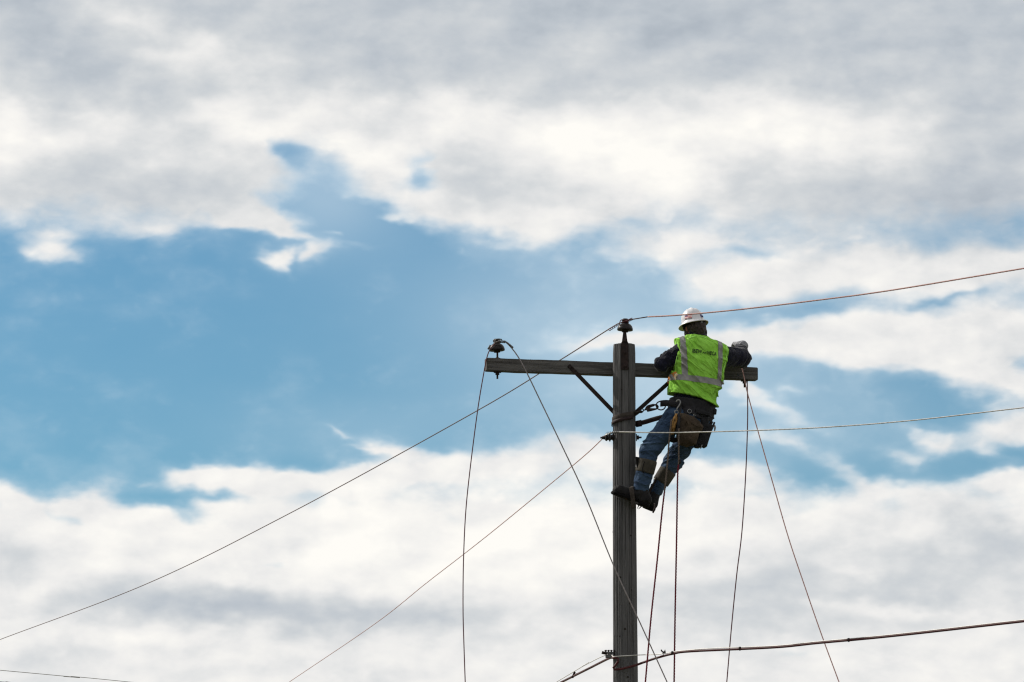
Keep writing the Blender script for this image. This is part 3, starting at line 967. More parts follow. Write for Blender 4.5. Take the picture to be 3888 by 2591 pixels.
for nm, part in (('tie_wire', coil(P(1893, 1297, -0.205), P(1918, 1299, -0.212), 0.0095, 0.0028, 6)),
                 ('splice_sleeve', tube(spline([P(1915, 1296, -0.212), P(1929, 1305, -0.22), P(1948, 1321, -0.23)], 6), 0.0078, 8, lobes=4, pitch=0.02)),
                 ('tie_wire', torus(axis_frame(V(insL.x, insL.y, insL.z + 0.055 + 0.084), (-0.05, 0, 1)), 0.030, 0.004)),
                 ('tie_wire', tube(spline([P(1879, 1303, -0.21), P(1882, 1291, -0.215), P(1893, 1288, -0.215), P(1906, 1290, -0.21)], 5), 0.005, 6)),
                 ('splice_sleeve', tube([P(1853, 1327, -0.21), P(1862, 1311, -0.207)], 0.0075, 8))):
    MB().add(part).build(nm, MT['darksteel'], jw)

# jumper laid over the right insulator
insR = arm_at(2826)
Ld = [P(*dp(x, y), Y) for x, y, Y in ((1716, 850, 0.46), (1717, 880, 0.47), (1718, 960, 0.46), (1714, 1080, 0.45), (1705, 1220, 0.43), (1693, 1320, 0.42), (1681, 1440, 0.41), (1670, 1568, 0.40))]
endD = Ld[-1] + (Ld[-1] - Ld[-2]) * 2.2
Rd = [P(*dp(x, y), Y) for x, y, Y in ((1704, 835, 0.30), (1706, 850, 0.285), (1718, 905, 0.24), (1740, 985, 0.20), (1770, 1090, 0.15), (1810, 1230, 0.08), (1850, 1350, 0.0), (1890, 1465, -0.08), (1928, 1568, -0.14))]
endD2 = Rd[-1] + (Rd[-1] - Rd[-2]) * 2.5
topR = insR + V(0, 0.0, 0.055 + 0.088)
dl = spline([V(endD.x - 0.1, endD.y, 0.02), endD] + Ld[::-1] + [topR + V(0.02, 0.05, -0.02), topR + V(0.0, 0.036, 0.0)], 12)
dr = spline([topR + V(0.0, 0.036, 0), topR + V(-0.037, 0.0, 0.004), topR + V(-0.040, -0.04, -0.02)] + Rd + [endD2, V(endD2.x + 0.9, endD2.y - 0.2, 0.02)], 12)
jw2 = MB().add(tube(resample(dl, 0.03), 0.0048, 8)).add(tube(resample(dr, 0.012), 0.0048, 9, lobes=6, pitch=0.10, depth=0.14), 1).build('slack_wire', [MT['jumper'], MT['copper']])
tag(jw2, 'slack wire hanging in two strands below the right crossarm end', 'wire')

# conductor on the spool insulator
sA = P(2288, 1667, -0.02)
sfarL = P(1097, 2591, 24.0)
sfarR = P(3888, 1549, -1.95)
ml = [on_plane(*dp(x, y), sA, sfarL) for x, y in ((664, 1568), (860, 1435), (980, 1340), (1068, 1272), (1140, 1215), (1240, 1133), (1340, 1050), (1384, 1009))]
frontA = P(2340, 1641, -0.115)
mr = [on_plane(*dp(x, y), frontA, sfarR) for x, y in ((1450, 993.5), (1550, 994.5), (1720, 990), (1900, 982), (2100, 966), (2353, 937))]
mext = ml[0] + (ml[0] - ml[1]) * 1.5
mrx = mr[-1] + (mr[-1] - mr[-2]) * 2
wl1 = spline([mext] + ml + [P(2296, 1655, -0.05)], 12)
wl2 = spline([P(2300, 1652, -0.055), P(2320, 1644, -0.095), frontA] + mr + [mrx], 14)
mw = MB().add(tube(resample(wl1, 0.2), 0.0040, 8)).add(tube(resample(wl2, 0.012), 0.0052, 9, lobes=6, pitch=0.10, depth=0.14), 1).build('overhead_wire', [MT['copper'], MT['alu']])
tag(mw, 'thin pale overhead wire tied to the pole\'s side, crossing before the worker\'s hips', 'wire')
for part in (coil(P(2305, 1645, -0.075), P(2352, 1641, -0.13), 0.009, 0.0028, 7), torus(axis_frame(P(2312, 1661, -0.02), (1, 0, 0.1)), 0.033, 0.0025),
             torus(axis_frame(P(2318, 1663, -0.02), (1, 0, -0.15)), 0.034, 0.0025), torus(axis_frame(P(2300, 1659, -0.02), (1, 0, -0.1)), 0.032, 0.0025)):
    MB().add(part).build('tie_wire', MT['darksteel'], mw)

# low black cable with its steel messenger
cA, cB = P(2326, 2500, -0.09), P(3888, 2360, -2.9)
cl_far = P(2120, 2591, 2.6)
pc = [on_plane(*dp(x, y), cl_far, P(2322, 2500, -0.05)) for x, y in ((1290, 1568), (1350, 1538), (1398, 1514))]
cright = [on_plane(*dp(x, y), P(2420, 2524, -0.14), cB) for x, y in ((1480, 1522), (1510, 1512), (1545, 1503), (1590, 1497), (1780, 1488), (1880, 1478), (2050, 1462), (2353, 1428))]
cable_pts = [pc[0] + (pc[0] - pc[1]) * 12] + pc + [P(2330, 2499, -0.12), P(2344, 2499, -0.135), P(2348, 2508, -0.14), P(2336, 2528, -0.14), P(2326, 2540, -0.135), P(2334, 2543, -0.135), P(2362, 2540, -0.14), P(2412, 2527, -0.14)] + cright + [cright[-1] + (cright[-1] - cright[-2]) * 2]
cable = MB().add(tube(resample(spline(cable_pts, 14), 0.03), 0.0098, 10)).build('black_cable', MT['cable'])
tag(cable, 'thick black cable looping on the pole low in the picture', 'cable')
for x, y in ((1545, 1503), (1700, 1493), (1950, 1473)):
    q = on_plane(*dp(x, y - 2), P(2420, 2524, -0.14), cB)
    MB().add(box(axis_frame(q, (1, 0, 0.05)), 0.03, 0.03, 0.022, 0.004)).build('cable_clip', MT['iron'], cable)
mlp = [on_plane(*dp(x, y), cl_far + V(0, 0, 0.05), P(2322, 2490, -0.05)) for x, y in ((1278, 1568), (1340, 1531), (1396, 1504))]
mrp = [P(2328, 2494, -0.13), P(2346, 2492.5, -0.142), P(2385, 2490.5, -0.145)] + [on_plane(*dp(x, y), P(2420, 2524, -0.14), cB) for x, y in ((1470, 1505.5), (1520, 1503), (1560, 1496.5), (1640, 1490), (1780, 1484.5), (1880, 1474.5), (2050, 1458.5), (2353, 1424.5))]
mess = MB().add(tube(resample(spline([mlp[0] + (mlp[0] - mlp[1]) * 12] + mlp + mrp + [mrp[-1] + (mrp[-1] - mrp[-2]) * 2], 12), 0.04), 0.0038, 6)).build('messenger_wire', MT['alu'])
tag(mess, 'thin bright steel messenger wire running just above the thick black cable', 'wire')
q = P(2518, 2481, mrp[4].y)
MB().add(tube(spline([q + V(-0.018, 0, 0.03), q + V(-0.006, 0, 0.012), q + V(0.008, 0, 0.008), q + V(0.02, 0, 0.016)], 5), [0.003] + [0.006] * 7 + [0.009] * 7 + [0.002], 6)) \
    .add(tube([q + V(0.003, 0, 0.01), q + V(0.0, 0, -0.012)], 0.003, 6)).add(tube([q + V(0.012, 0, 0.01), q + V(0.016, 0, 0.028)], 0.004, 6)).build('wire_clip', MT['iron'], mess)
q = on_plane(2178, 2563, cl_far + V(0, 0, 0.05), P(2322, 2490, -0.05))
MB().add(box(axis_frame(q, (0.4, 0, 1)), 0.018, 0.018, 0.06, 0.003)).add(box(axis_frame(q + V(0.01, 0, 0.0), (1, 0, 0.5)), 0.012, 0.012, 0.05, 0.003)).build('wire_clip', MT['iron'], mess, smooth=False)

# two faint wires of another line beyond
for (p0, p1, r, lab) in (((0, 2545.5), (500, 2591), 0.0045, 'faint far wire sloping down across the bottom left corner'),
                         ((0, 2589), (40, 2591.5), 0.0045, 'faint far wire barely entering at the very bottom left corner')):
    a, b = P(*p0, 32.0), P(*p1, 34.0)
    wire('distant_wire', [a - (b - a) * 6, a, (a + b) / 2 - V(0, 0, 0.006), b, b + (b - a) * 4 - V(0, 0, 0.1)], r, MT['farwire'], lab, group='far wires')

# ------------------------------------------------------------------ the worker
FEET = P(2455, 1925, -0.02)
PERSON = empty('person', FEET)
tag(PERSON, 'worker in white hard hat, lime safety vest and jeans, strapped to the pole', 'person')
BYAW = R(9.0)
BR = V(math.cos(BYAW), math.sin(BYAW), 0)       # the torso's right hand side
BF = V(-math.sin(BYAW), math.cos(BYAW), 0)      # the way the chest faces (away from the camera, a little left)
YT = 0.03                                       # depth of the spine
TILT = 0.10

# torso stations: row in the photograph, centre column, half width (photo points), half depth (m)
TOR = [(1268, 2646, 30, 0.060), (1280, 2648, 38, 0.070), (1288, 2652, 56, 0.080), (1296, 2659, 79, 0.092), (1305, 2664, 93, 0.104), (1320, 2667, 97, 0.118), (1345, 2667, 96, 0.130),
       (1380, 2660, 91, 0.136), (1420, 2650, 87, 0.138), (1460, 2641, 83, 0.136), (1500, 2635, 81, 0.134), (1540, 2628, 80, 0.138),
       (1580, 2620, 82, 0.142), (1615, 2612, 74, 0.135), (1640, 2606, 55, 0.10)]
tz = np.array([P(2650, r, YT).z for r, *_ in TOR])[::-1]
tx = np.array([P(c, r, YT).x for r, c, *_ in TOR])[::-1]
ta = np.array([w / 450.0 for _, _, w, _ in TOR])[::-1]
tb = np.array([b for *_, b in TOR])[::-1]
X0 = P(2650, 1400, YT).x


def zeff(p):
    return p[2] + TILT * (p[0] - X0)


def row_z(row):
    return P(2650, row, YT).z


def torso(p, grow=0.0, n=2.5):
    z = zeff(p)
    cx = np.interp(z, tz, tx); a = np.interp(z, tz, ta) + grow; b = np.interp(z, tz, tb) + grow
    dx, dy = p[0] - cx, p[1] - YT
    u = dx * BR.x + dy * BR.y
    w = dx * BF.x + dy * BF.y
    q = (np.abs(u / a) ** n + np.abs(w / b) ** n) ** (1.0 / n)
    d = (q - 1.0) * np.minimum(a, b) * 0.95
    return np.maximum(d, np.maximum(z - tz[-1] - grow, tz[0] - z))


# joints
SL, EL, WL = P(2584, 1338, 0.00), P(2514, 1384, -0.01), P(2572, 1374, 0.20)
SR, ER, WR = P(2740, 1353, 0.06), P(2813, 1361, 0.19), P(2812, 1318, 0.40)
HL, HR_ = P(2562, 1592, -0.07), P(2640, 1610, 0.05)
KL, KR = P(2469, 1702, -0.17), P(2560, 1750, 0.10)
NL, NR = P(2431, 1866, -0.155), P(2476, 1884, 0.11)     # ankles
HEADC = P(2640, 1236, 0.075)
HUP = V(-0.20, 0.14, 1).normalized()
HFW = V(-0.22, 0.97, 0); HFW = (HFW - HUP * HFW.dot(HUP)).normalized()
HRT = HFW.cross(HUP)
HM = [[HRT[i], HFW[i], HUP[i]] for i in range(3)]


def hd(a, b, c):
    return HEADC + HRT * a + HFW * b + HUP * c


def head(p):
    d = ell(p, HEADC + HUP * 0.01, (0.077, 0.097, 0.112), HM)
    d = smin(d, ell(p, hd(0, 0.035, -0.055), (0.058, 0.062, 0.068), HM), 0.03)          # jaw
    d = smin(d, cone(p, hd(0, 0.096, 0.01), hd(0, 0.112, -0.025), 0.009, 0.015), 0.012)  # nose
    d = smin(d, cone(p, hd(0.018, 0.088, -0.06), hd(-0.018, 0.088, -0.06), 0.010, 0.010), 0.012)
    for s in (-1, 1):
        d = smin(d, ell(p, hd(0.078 * s, 0.0, -0.02), (0.012, 0.02, 0.034), HM), 0.008)   # ears
        e = ell(p, hd(0.032 * s, 0.098, 0.012), (0.018, 0.012, 0.010), HM)
        d = np.maximum(d, -e)                                                            # eye sockets
    d = smin(d, cone(p, P(2642, 1250, 0.065), P(2648, 1300, 0.045), 0.060, 0.068), 0.02)
    return d


def arms(p, g=0.0):
    d = smin(cone(p, SL, EL, 0.074 + g, 0.061 + g), cone(p, EL, WL, 0.058 + g, 0.044 + g), 0.02)
    e = smin(cone(p, SR, ER, 0.090 + g, 0.086 + g), cone(p, ER, WR, 0.073 + g, 0.048 + g), 0.02)
    return d, e


def leg_l(p, g=0.0):
    d = cone(p, HL, KL, 0.102 + g, 0.074 + g)
    return smin(d, cone(p, KL, NL, 0.072 + g, 0.066 + g), 0.03)


def leg_r(p, g=0.0):
    d = cone(p, HR_, KR, 0.100 + g, 0.068 + g)
    return smin(d, cone(p, KR, NR, 0.065 + g, 0.056 + g), 0.03)


BOX = [P(2480, 1175, -0.3), P(2880, 1960, 0.5)]

# body: one continuous figure under the clothes
HAND_L, HAND_R = WL + V(0.075, 0.03, -0.005), WR + (V(-0.02, 0.09, 0.004))


def body_f(p):
    d = head(p)
    d = smin(d, torso(p, -0.03), 0.02)
    a, b = arms(p, -0.015)
    d = smin(smin(d, a, 0.03), b, 0.03)
    d = smin(smin(d, leg_l(p, -0.03), 0.03), leg_r(p, -0.03), 0.03)
    d = smin(d, cone(p, WL, HAND_L, 0.026, 0.03), 0.02)
    d = smin(d, cone(p, WR, HAND_R, 0.026, 0.03), 0.02)
    d = smin(d, cone(p, NL + V(0, 0, 0.02), P(2380, 1890, -0.155), 0.026, 0.016), 0.02)
    d = smin(d, cone(p, NR + V(0, 0, 0.02), P(2450, 1922, 0.15), 0.024, 0.016), 0.02)
    return d


body = mesh_field('body', body_f, [SL, SR, EL, ER, HAND_R, HEADC + V(0, 0, 0.14), P(2340, 1930, -0.2), P(2440, 1930, 0.2), KL, KR, HAND_L], 0.12, 0.0085, MT['skin'], PERSON)


def folds(p, f1, f2, f3, seed, ang):
    """Long soft creases; f1 across, f2 along, in the x z plane turned by ang."""
    c, s = math.cos(ang), math.sin(ang)
    u = p[0] * c + p[2] * s
    w = -p[0] * s + p[2] * c
    wob = vnoise(p[0] * 6, p[1] * 6, p[2] * 6, seed + 50) * 1.2
    return ridged(u * f1 + wob, w * f2, p[1] * f3, seed) ** 2


# shirt
def shirt_f(p):
    d = torso(p, -0.012)
    a, b = arms(p)
    fl = 0.020 * (folds(p, 24, 6, 6, 1, R(35)) - 0.35) + 0.009 * (folds(p, 50, 16, 12, 2, R(60)) - 0.4)
    fr = 0.009 * (folds(p, 24, 7, 6, 4, R(-60)) - 0.4)
    d = smin(d, a - fl, 0.035)
    d = smin(d, b - fr, 0.035)
    col = cone(p, P(2645, 1268, 0.055), P(2650, 1300, 0.045), 0.074, 0.082)
    d = smin(d, col, 0.012)
    z = zeff(p)
    d = np.maximum(d, row_z(1585) - z)
    # cuffs end at the wrists
    for (e, w) in ((EL, WL), (ER, WR)):
        t = (w - e).normalized()
        d = np.maximum(d, np.where(sum((p[i] - w[i]) ** 2 for i in range(3)) < 0.01, sum((p[i] - w[i]) * t[i] for i in range(3)) - 0.005, -1))
    d = np.maximum(d, -head(p) - 0.004) if False else d
    # open neck
    nk = sum((p[i] - HEADC[i]) * (P(2650, 1300, 0.045) - HEADC)[i] for i in range(3)) / (P(2650, 1300, 0.045) - HEADC).length
    return np.maximum(d, np.where(np.abs(p[0] - HEADC.x) < 0.13, 0.068 - nk, -1))


shirt = mesh_field('shirt', shirt_f, [SL, SR, EL, ER, WL, WR, P(2620, 1590, YT), P(2640, 1250, YT)], 0.125, 0.0065, MT['shirt'], PERSON)


# vest
def vest_f(p):
    z = zeff(p)
    hang = np.clip((row_z(1430) - z) / 0.15, 0, 1)
    d = torso(p, 0.012 + 0.006 * hang)
    back = np.clip((YT - p[1]) / 0.05, 0, 1)
    f = 0.025 * (folds(p, 14, 2.6, 3, 11, R(50)) - 0.27) + 0.012 * (folds(p, 30, 6, 6, 12, R(35)) - 0.3) + 0.010 * hang * (folds(p, 30, 5, 5, 13, R(62)) - 0.3)
    d = np.minimum(d - f, torso(p, 0.004))
    hem = row_z(1518) - 0.022 * np.sin((p[0] - X0) * 7.0) - 0.22 * np.clip((p[0] - X0 - 0.02), 0, 1) + 0.02 * np.clip(-(p[0] - X0) - 0.1, 0, 1)
    d = np.maximum(d, hem - z)
    # neck opening and arm holes
    d = np.maximum(d, -cone(p, P(2648, 1240, 0.06), P(2648, 1281, 0.075), 0.088, 0.088))
    d = np.maximum(d, z - row_z(1277))
    u = (p[0] - np.interp(z, tz, tx)) * BR.x + (p[1] - YT) * BR.y
    lim = 0.207 + 0.5 * np.clip(row_z(1392) - z, 0, 0.2)
    d = np.maximum(d, np.where(u < 0, -u - lim - 0.014, u - lim))
    a, b = arms(p, 0.004)
    hole = np.minimum(cone(p, SL + V(-0.01, 0, -0.015), SL + V(-0.2, 0, -0.05), 0.072, 0.05), cone(p, SR + V(0.02, 0, -0.01), SR + V(0.2, 0, 0), 0.080, 0.07))
    return np.maximum(d, -hole)


vest = mesh_field('vest', vest_f, [P(2500, 1268, YT - 0.22), P(2800, 1560, YT + 0.22)], 0.02, 0.0055, MT['vest'], PERSON)

vbm = bmesh.new(); vbm.from_mesh(vest.data); vbm.normal_update()
VBVH = BVHTree.FromBMesh(vbm)


def on_vest(px, py, off=0.004):
    d = ray(px, py)
    hit = VBVH.ray_cast(CAM, d, 100)
    if hit[0] is None:
        return P(px, py, YT - 0.15)
    return hit[0] + hit[1] * off * 0.3 - d * off


def slice_vest(name, planes, off, mat):
    """Piece of the vest's own surface between planes (point, inward normal), lifted off it."""
    b = vbm.copy()
    for (pt, n) in planes:
        bmesh.ops.bisect_plane(b, geom=list(b.verts) + list(b.edges) + list(b.faces), dist=1e-5, plane_co=pt, plane_no=n, clear_inner=True)
    b.normal_update()
    for q in b.verts:
        q.co += q.normal * off
    ext_ = bmesh.ops.extrude_face_region(b, geom=list(b.faces))
    for q in ext_['geom']:
        if isinstance(q, bmesh.types.BMVert):
            q.co -= q.normal * 0.0
    me_ = bpy.data.meshes.new(name); b.to_mesh(me_); b.free()
    for pl in me_.polygons:
        pl.use_smooth = True
    me_.materials.append(mat)
    return link(bpy.data.objects.new(name, me_), vest)


def plane_through(a, b, toward):
    """Plane holding the line a-b and the chest direction, facing the point toward."""
    n = (Vector(b) - Vector(a)).cross(BF).normalized()
    if (Vector(toward) - Vector(a)).dot(n) < 0:
        n = -n
    return (Vector(a), n)


YB = YT - 0.14
wa, wb = P(2560, 1419, YB), P(2736, 1441, YB)
wc, wd = P(2560, 1442, YB), P(2736, 1464, YB)
waist_top = plane_through(wa, wb, P(2650, 1300, YB))
slice_vest('reflective_stripe', [plane_through(wa, wb, P(2650, 1450, YB)), plane_through(wc, wd, P(2650, 1420, YB))], 0.0030, MT['reflective'])
for (a, b, c, d_, mid) in (((2583, 1293), (2589, 1420), (2604, 1293), (2611, 1420), (2597, 1350)),
                           ((2729, 1300), (2726, 1437), (2747, 1300), (2743, 1437), (2737, 1350))):
    A, B, C_, D_, M_ = [P(*q, YB) for q in (a, b, c, d_, mid)]
    slice_vest('reflective_stripe', [plane_through(A, B, M_), plane_through(C_, D_, M_), waist_top], 0.0028, MT['reflective'])


# pale binding along arm holes, neck and hem seams
def seam(pxs, r=0.0035, mat='trim', off=0.002, name='binding', parent=None):
    pts = [on_vest(x, y, off) for x, y in pxs]
    MB().add(tube(spline(pts, 6), r, 6)).build(name, MT[mat], parent or vest)


# lettering
def lettering(body_txt, x0, y0, x1, y1, cap):
    cu = bpy.data.curves.new('lettering', 'FONT')
    cu.body = body_txt
    cu.size = 1.0
    cu.offset = 0.022
    cu.space_character = 1.06
    cu.resolution_u = 3
    ob = bpy.data.objects.new('lettering_curve', cu)
    COL.objects.link(ob)
    dg = bpy.context.evaluated_depsgraph_get()
    me_ = bpy.data.meshes.new_from_object(ob.evaluated_get(dg))
    bpy.data.objects.remove(ob); bpy.data.curves.remove(cu)
    b = bmesh.new(); b.from_mesh(me_); bpy.data.meshes.remove(me_)
    bmesh.ops.triangulate(b, faces=list(b.faces))
    xs_ = [q.co.x for q in b.verts]; ys_ = [q.co.y for q in b.verts]
    a0, a1, b0_, b1_ = min(xs_), max(xs_), min(ys_), max(ys_)
    dx_, dy_ = x1 - x0, y1 - y0
    L_ = math.hypot(dx_, dy_)
    nx, ny = dy_ / L_, -dx_ / L_
    for q in b.verts:
        t = (q.co.x - a0) / (a1 - a0); s = (q.co.y - b0_) / (b1_ - b0_)
        q.co = on_vest(x0 + dx_ * t + nx * cap * s, y0 + dy_ * t + ny * cap * s, 0.006)
    me2 = bpy.data.meshes.new('lettering'); b.to_mesh(me2); b.free()
    me2.materials.append(MT['print'])
    return link(bpy.data.objects.new('lettering', me2), vest)


lettering('IBEW', 2628, 1339, 2665, 1343.5, 14.5)
lettering('NECA', 2684.5, 1346, 2720, 1352, 14.5)
bolt_px = [(2664, 1345.5), (2672.5, 1334.5), (2675, 1340.5), (2687, 1334), (2676, 1345), (2673, 1339.5)]
bb = bmesh.new()
bb.faces.new([bb.verts.new(on_vest(x, y, 0.006)) for x, y in bolt_px])
bmesh.ops.triangulate(bb, faces=list(bb.faces))
me_ = bpy.data.meshes.new('lightning_bolt'); bb.to_mesh(me_); bb.free(); me_.materials.append(MT['print'])
link(bpy.data.objects.new('lightning_bolt', me_), vest)

seam([(2570, 1304), (2572, 1325), (2571, 1352), (2565, 1380), (2558, 1402)])
seam([(2758, 1312), (2760, 1330), (2759, 1350), (2752, 1385), (2744, 1415)])
seam([(2612, 1288), (2625, 1281), (2640, 1277.5), (2655, 1277), (2670, 1280), (2684, 1286)], 0.003)
# sunlit side tie on the left flank
t0 = [P(2568, 1421, YT - 0.13), P(2556, 1424, YT - 0.10), P(2546, 1431, YT - 0.03), P(2541, 1445, YT + 0.0), P(2543, 1452, YT - 0.01)]
MB().add(strap(spline(t0, 6), 0.045, 0.003, V(-0.7, -0.7, 0.1))).build('side_tie', MT['orange'], vest)
MB().add(strap(spline([P(2572, 1420, YT - 0.15), P(2565, 1426, YT - 0.14), P(2562, 1438, YT - 0.135), P(2566, 1441, YT - 0.15)], 5), 0.022, 0.003, V(-0.6, -0.8, 0.1))).build('side_tie', MT['cream'], vest)


# jeans
def denim(p, seed):
    return 0.013 * (folds(p, 26, 7, 8, seed, R(65)) - 0.4)


def jeans_f(p):
    l = leg_l(p); r = leg_r(p)
    dk = np.exp(-(sum((p[i] - KL[i]) ** 2 for i in range(3))) / 0.012)
    dk2 = np.exp(-(sum((p[i] - KR[i]) ** 2 for i in range(3))) / 0.014)
    l = l - denim(p, 21) - 0.028 * dk * (folds(p, 34, 5, 5, 23, R(95)) - 0.3)
    r = r - denim(p, 22) - 0.032 * dk2 * (folds(p, 36, 5, 5, 24, R(105)) - 0.3)
    hip = torso(p, 0.0)
    hip = np.maximum(hip, zeff(p) - row_z(1545))
    seat = ell(p, P(2618, 1600, -0.01), (0.17, 0.145, 0.12))
    hip = smin(hip, seat, 0.03)
    d = smin(smin(hip, l, 0.05), r, 0.05)
    d = smin(d, 1.0 + 0 * d, 0.01)
    for (n_, k_) in ((NL, KL), (NR, KR)):
        t = (n_ - k_).normalized()
        near = sum((p[i] - n_[i]) ** 2 for i in range(3)) < 0.02
        d = np.maximum(d, np.where(near, sum((p[i] - n_[i]) * t[i] for i in range(3)) + 0.004 * np.sin(p[0] * 60), -1))
    return d


jeans = mesh_field('jeans', jeans_f, [HL, HR_, KL, KR, NL, NR, P(2530, 1540, -0.05), P(2710, 1540, 0.05)], 0.13, 0.0065, MT['jeans'], PERSON)
# outer seam of the near leg
jb = bmesh.new(); jb.from_mesh(jeans.data); JBVH = BVHTree.FromBMesh(jb)


def on_mesh(bvh, px, py, off, Yd):
    d = ray(px, py)
    h = bvh.ray_cast(CAM, d, 100)
    return (h[0] - d * off) if h[0] is not None else P(px, py, Yd)


MB().add(tube(spline([on_mesh(JBVH, x, y, 0.0, -0.2) for x, y in ((2538, 1565), (2515, 1600), (2490, 1640), (2468, 1672), (2455, 1690))], 6), 0.003, 5)).build('seam', MT['jeans'], jeans)


# boots
def boot(name, ankle, heel, toe, sole_n, knee_side):
    heel, toe = Vector(heel), Vector(toe)
    ax = (toe - heel).normalized()
    up = (sole_n - ax * sole_n.dot(ax)).normalized()
    ln = (toe - heel).length
    b0_ = heel + up * 0.045

    def f(p):
        d = cone(p, knee_side, ankle, 0.050, 0.050)
        d = smin(d, cone(p, ankle, heel + ax * 0.05 + up * 0.045, 0.052, 0.050), 0.03)
        d = smin(d, cone(p, heel + ax * 0.045 + up * 0.036, heel + ax * (ln - 0.055) + up * 0.034, 0.042, 0.040), 0.045)
        d = smin(d, cone(p, ankle + ax * 0.03 - up * 0.01, heel + ax * (ln - 0.07) + up * 0.045, 0.030, 0.026), 0.03)
        d = smin(d, ell(p, heel + ax * (ln - 0.05) + up * 0.040, (0.050, 0.044, 0.040)), 0.02)
        d = d - 0.005 * (ridged(p[0] * 30, p[1] * 30, p[2] * 22, 31) - 0.5)
        h = sum((p[i] - heel[i]) * up[i] for i in range(3))
        return np.maximum(d, 0.012 - h)

    def fs(p):
        d = cone(p, heel + ax * 0.045, heel + ax * (ln - 0.052), 0.051, 0.055)
        h = sum((p[i] - heel[i]) * up[i] for i in range(3))
        t = sum((p[i] - heel[i]) * ax[i] for i in range(3))
        low = np.where((t > 0.085) & (t < 0.125), 0.004, -0.016 * (t < 0.09) - 0.006)
        return np.maximum(np.maximum(d, h - 0.018), low - h)
    o = mesh_field(name, f, [ankle, heel, toe, knee_side], 0.075, 0.006, MT['boot'], PERSON)
    mesh_field('sole', fs, [heel, toe], 0.08, 0.006, MT['sole'], o)
    return o, heel, ax, up, ln


bl = boot('boot', P(2436, 1870, -0.155), P(2463, 1921, -0.150), P(2320, 1872, -0.17), V(0.25, 0, 1), NL.lerp(KL, 0.15))
br_ = boot('boot', P(2476, 1886, 0.11), P(2480, 1932, 0.07), P(2416, 1914, 0.24), V(0.45, -0.15, 1), NR.lerp(KR, 0.15))
# laces on the near boot
o, heel, ax, up, ln = bl
for k in range(5):
    c = heel + ax * (0.13 + 0.024 * k) + up * (0.100 - 0.006 * k)
    MB().add(tube([c + V(-0.01, -0.028, -0.01), c + V(0, 0, 0.004), c + V(0.01, 0.028, -0.01)], 0.004, 6)).build('lace', MT['boot'], o)

# climbers: leg iron, stirrup strap, calf pads
def band(name, a, b, r0, r1, mat, parent, bev=0.006):
    a, b = Vector(a), Vector(b)
    d = b - a
    v = MB().add(tube([a, a + d * 0.02, a.lerp(b, 0.12), a.lerp(b, 0.5), a.lerp(b, 0.88), b - d * 0.02, b], [r0 * 0.9, r0 * 0.97, r0, (r0 + r1) / 2, r1, r1 * 0.97, r1 * 0.9], 28))
    return v.build(name, mat, parent)


ldir = (NL - KL)
pl = band('climber_pad', KL + ldir * 0.27, KL + ldir * 0.575, 0.0830, 0.0800, MT['pad'], PERSON)
MB().add(slab([(2412, 1736), (2436, 1741), (2446, 1748), (2446, 1800), (2430, 1795), (2418, 1784), (2414, 1760)], -0.16, 0.10, 0.012)).build('knee_guard', MT['padblack'], pl)
MB().add(tube(spline([on_mesh(JBVH, x, y, 0.02, -0.24) for x, y in ((2447, 1753), (2441, 1772), (2440, 1792), (2446, 1798))], 5), 0.0035, 6)).build('pad_seam', MT['padblack'], pl)
rdir = (NR - KR)
pr = band('climber_pad', KR + rdir * 0.27, KR + rdir * 0.62, 0.0745, 0.072, MT['pad'], PERSON)
MB().add(tube([KR + rdir * 0.22 + V(-0.045, -0.02, -0.02), KR + rdir * 0.5 + V(-0.058, -0.02, -0.025)], [0.024, 0.030], 10)).build('pad_lining', MT['felt'], pr)
st = MB().add(strap(spline([P(2396, 1851, -0.215), P(2399, 1868, -0.225), P(2402, 1890, -0.222), P(2404, 1915, -0.215), P(2408, 1930, -0.20)], 6), 0.036, 0.005, (0, -1, 0))).build('ankle_strap', MT['strapb'], PERSON)
MB().add(strap(spline([P(2396, 1853, -0.215), P(2403, 1848, -0.17), P(2410, 1850, -0.10)], 6), 0.03, 0.005, (0, 0, 1))).build('ankle_strap', MT['strapb'], PERSON)
MB().add(torus(axis_frame(P(2394, 1857, -0.228), (0, -1, 0)), 0.014, 0.003)).build('buckle', MT['galv'], st)
ci = MB().add(strap(spline([KL + ldir * 0.45 + V(0.05, 0.06, 0), NL + V(0.03, 0.055, 0), P(2440, 1925, -0.10)], 6), 0.022, 0.008, (0, 1, 0))).build('climber_iron', MT['iron'], PERSON)
MB().add(tube([P(2435, 1895, -0.11), P(2428, 1912, -0.09), P(2420, 1932, -0.065)], [0.009, 0.008, 0.002], 6)).build('gaff', MT['iron'], ci)
ci2 = MB().add(strap(spline([KR + rdir * 0.5 + V(-0.05, -0.05, 0), NR + V(-0.035, -0.05, 0), P(2466, 1930, 0.06)], 6), 0.022, 0.008, (0, 1, 0))).build('climber_iron', MT['iron'], PERSON)
MB().add(tube([P(2456, 1905, 0.07), P(2440, 1918, 0.07), P(2424, 1934, 0.065)], [0.009, 0.008, 0.002], 6)).build('gaff', MT['iron'], ci2)
MB().add(tube(spline([P(2486, 1912, 0.0), P(2486, 1930, -0.01), P(2479, 1948, -0.01)], 5), 0.0075, 7)).build('strap_end', MT['strapd'], PERSON)


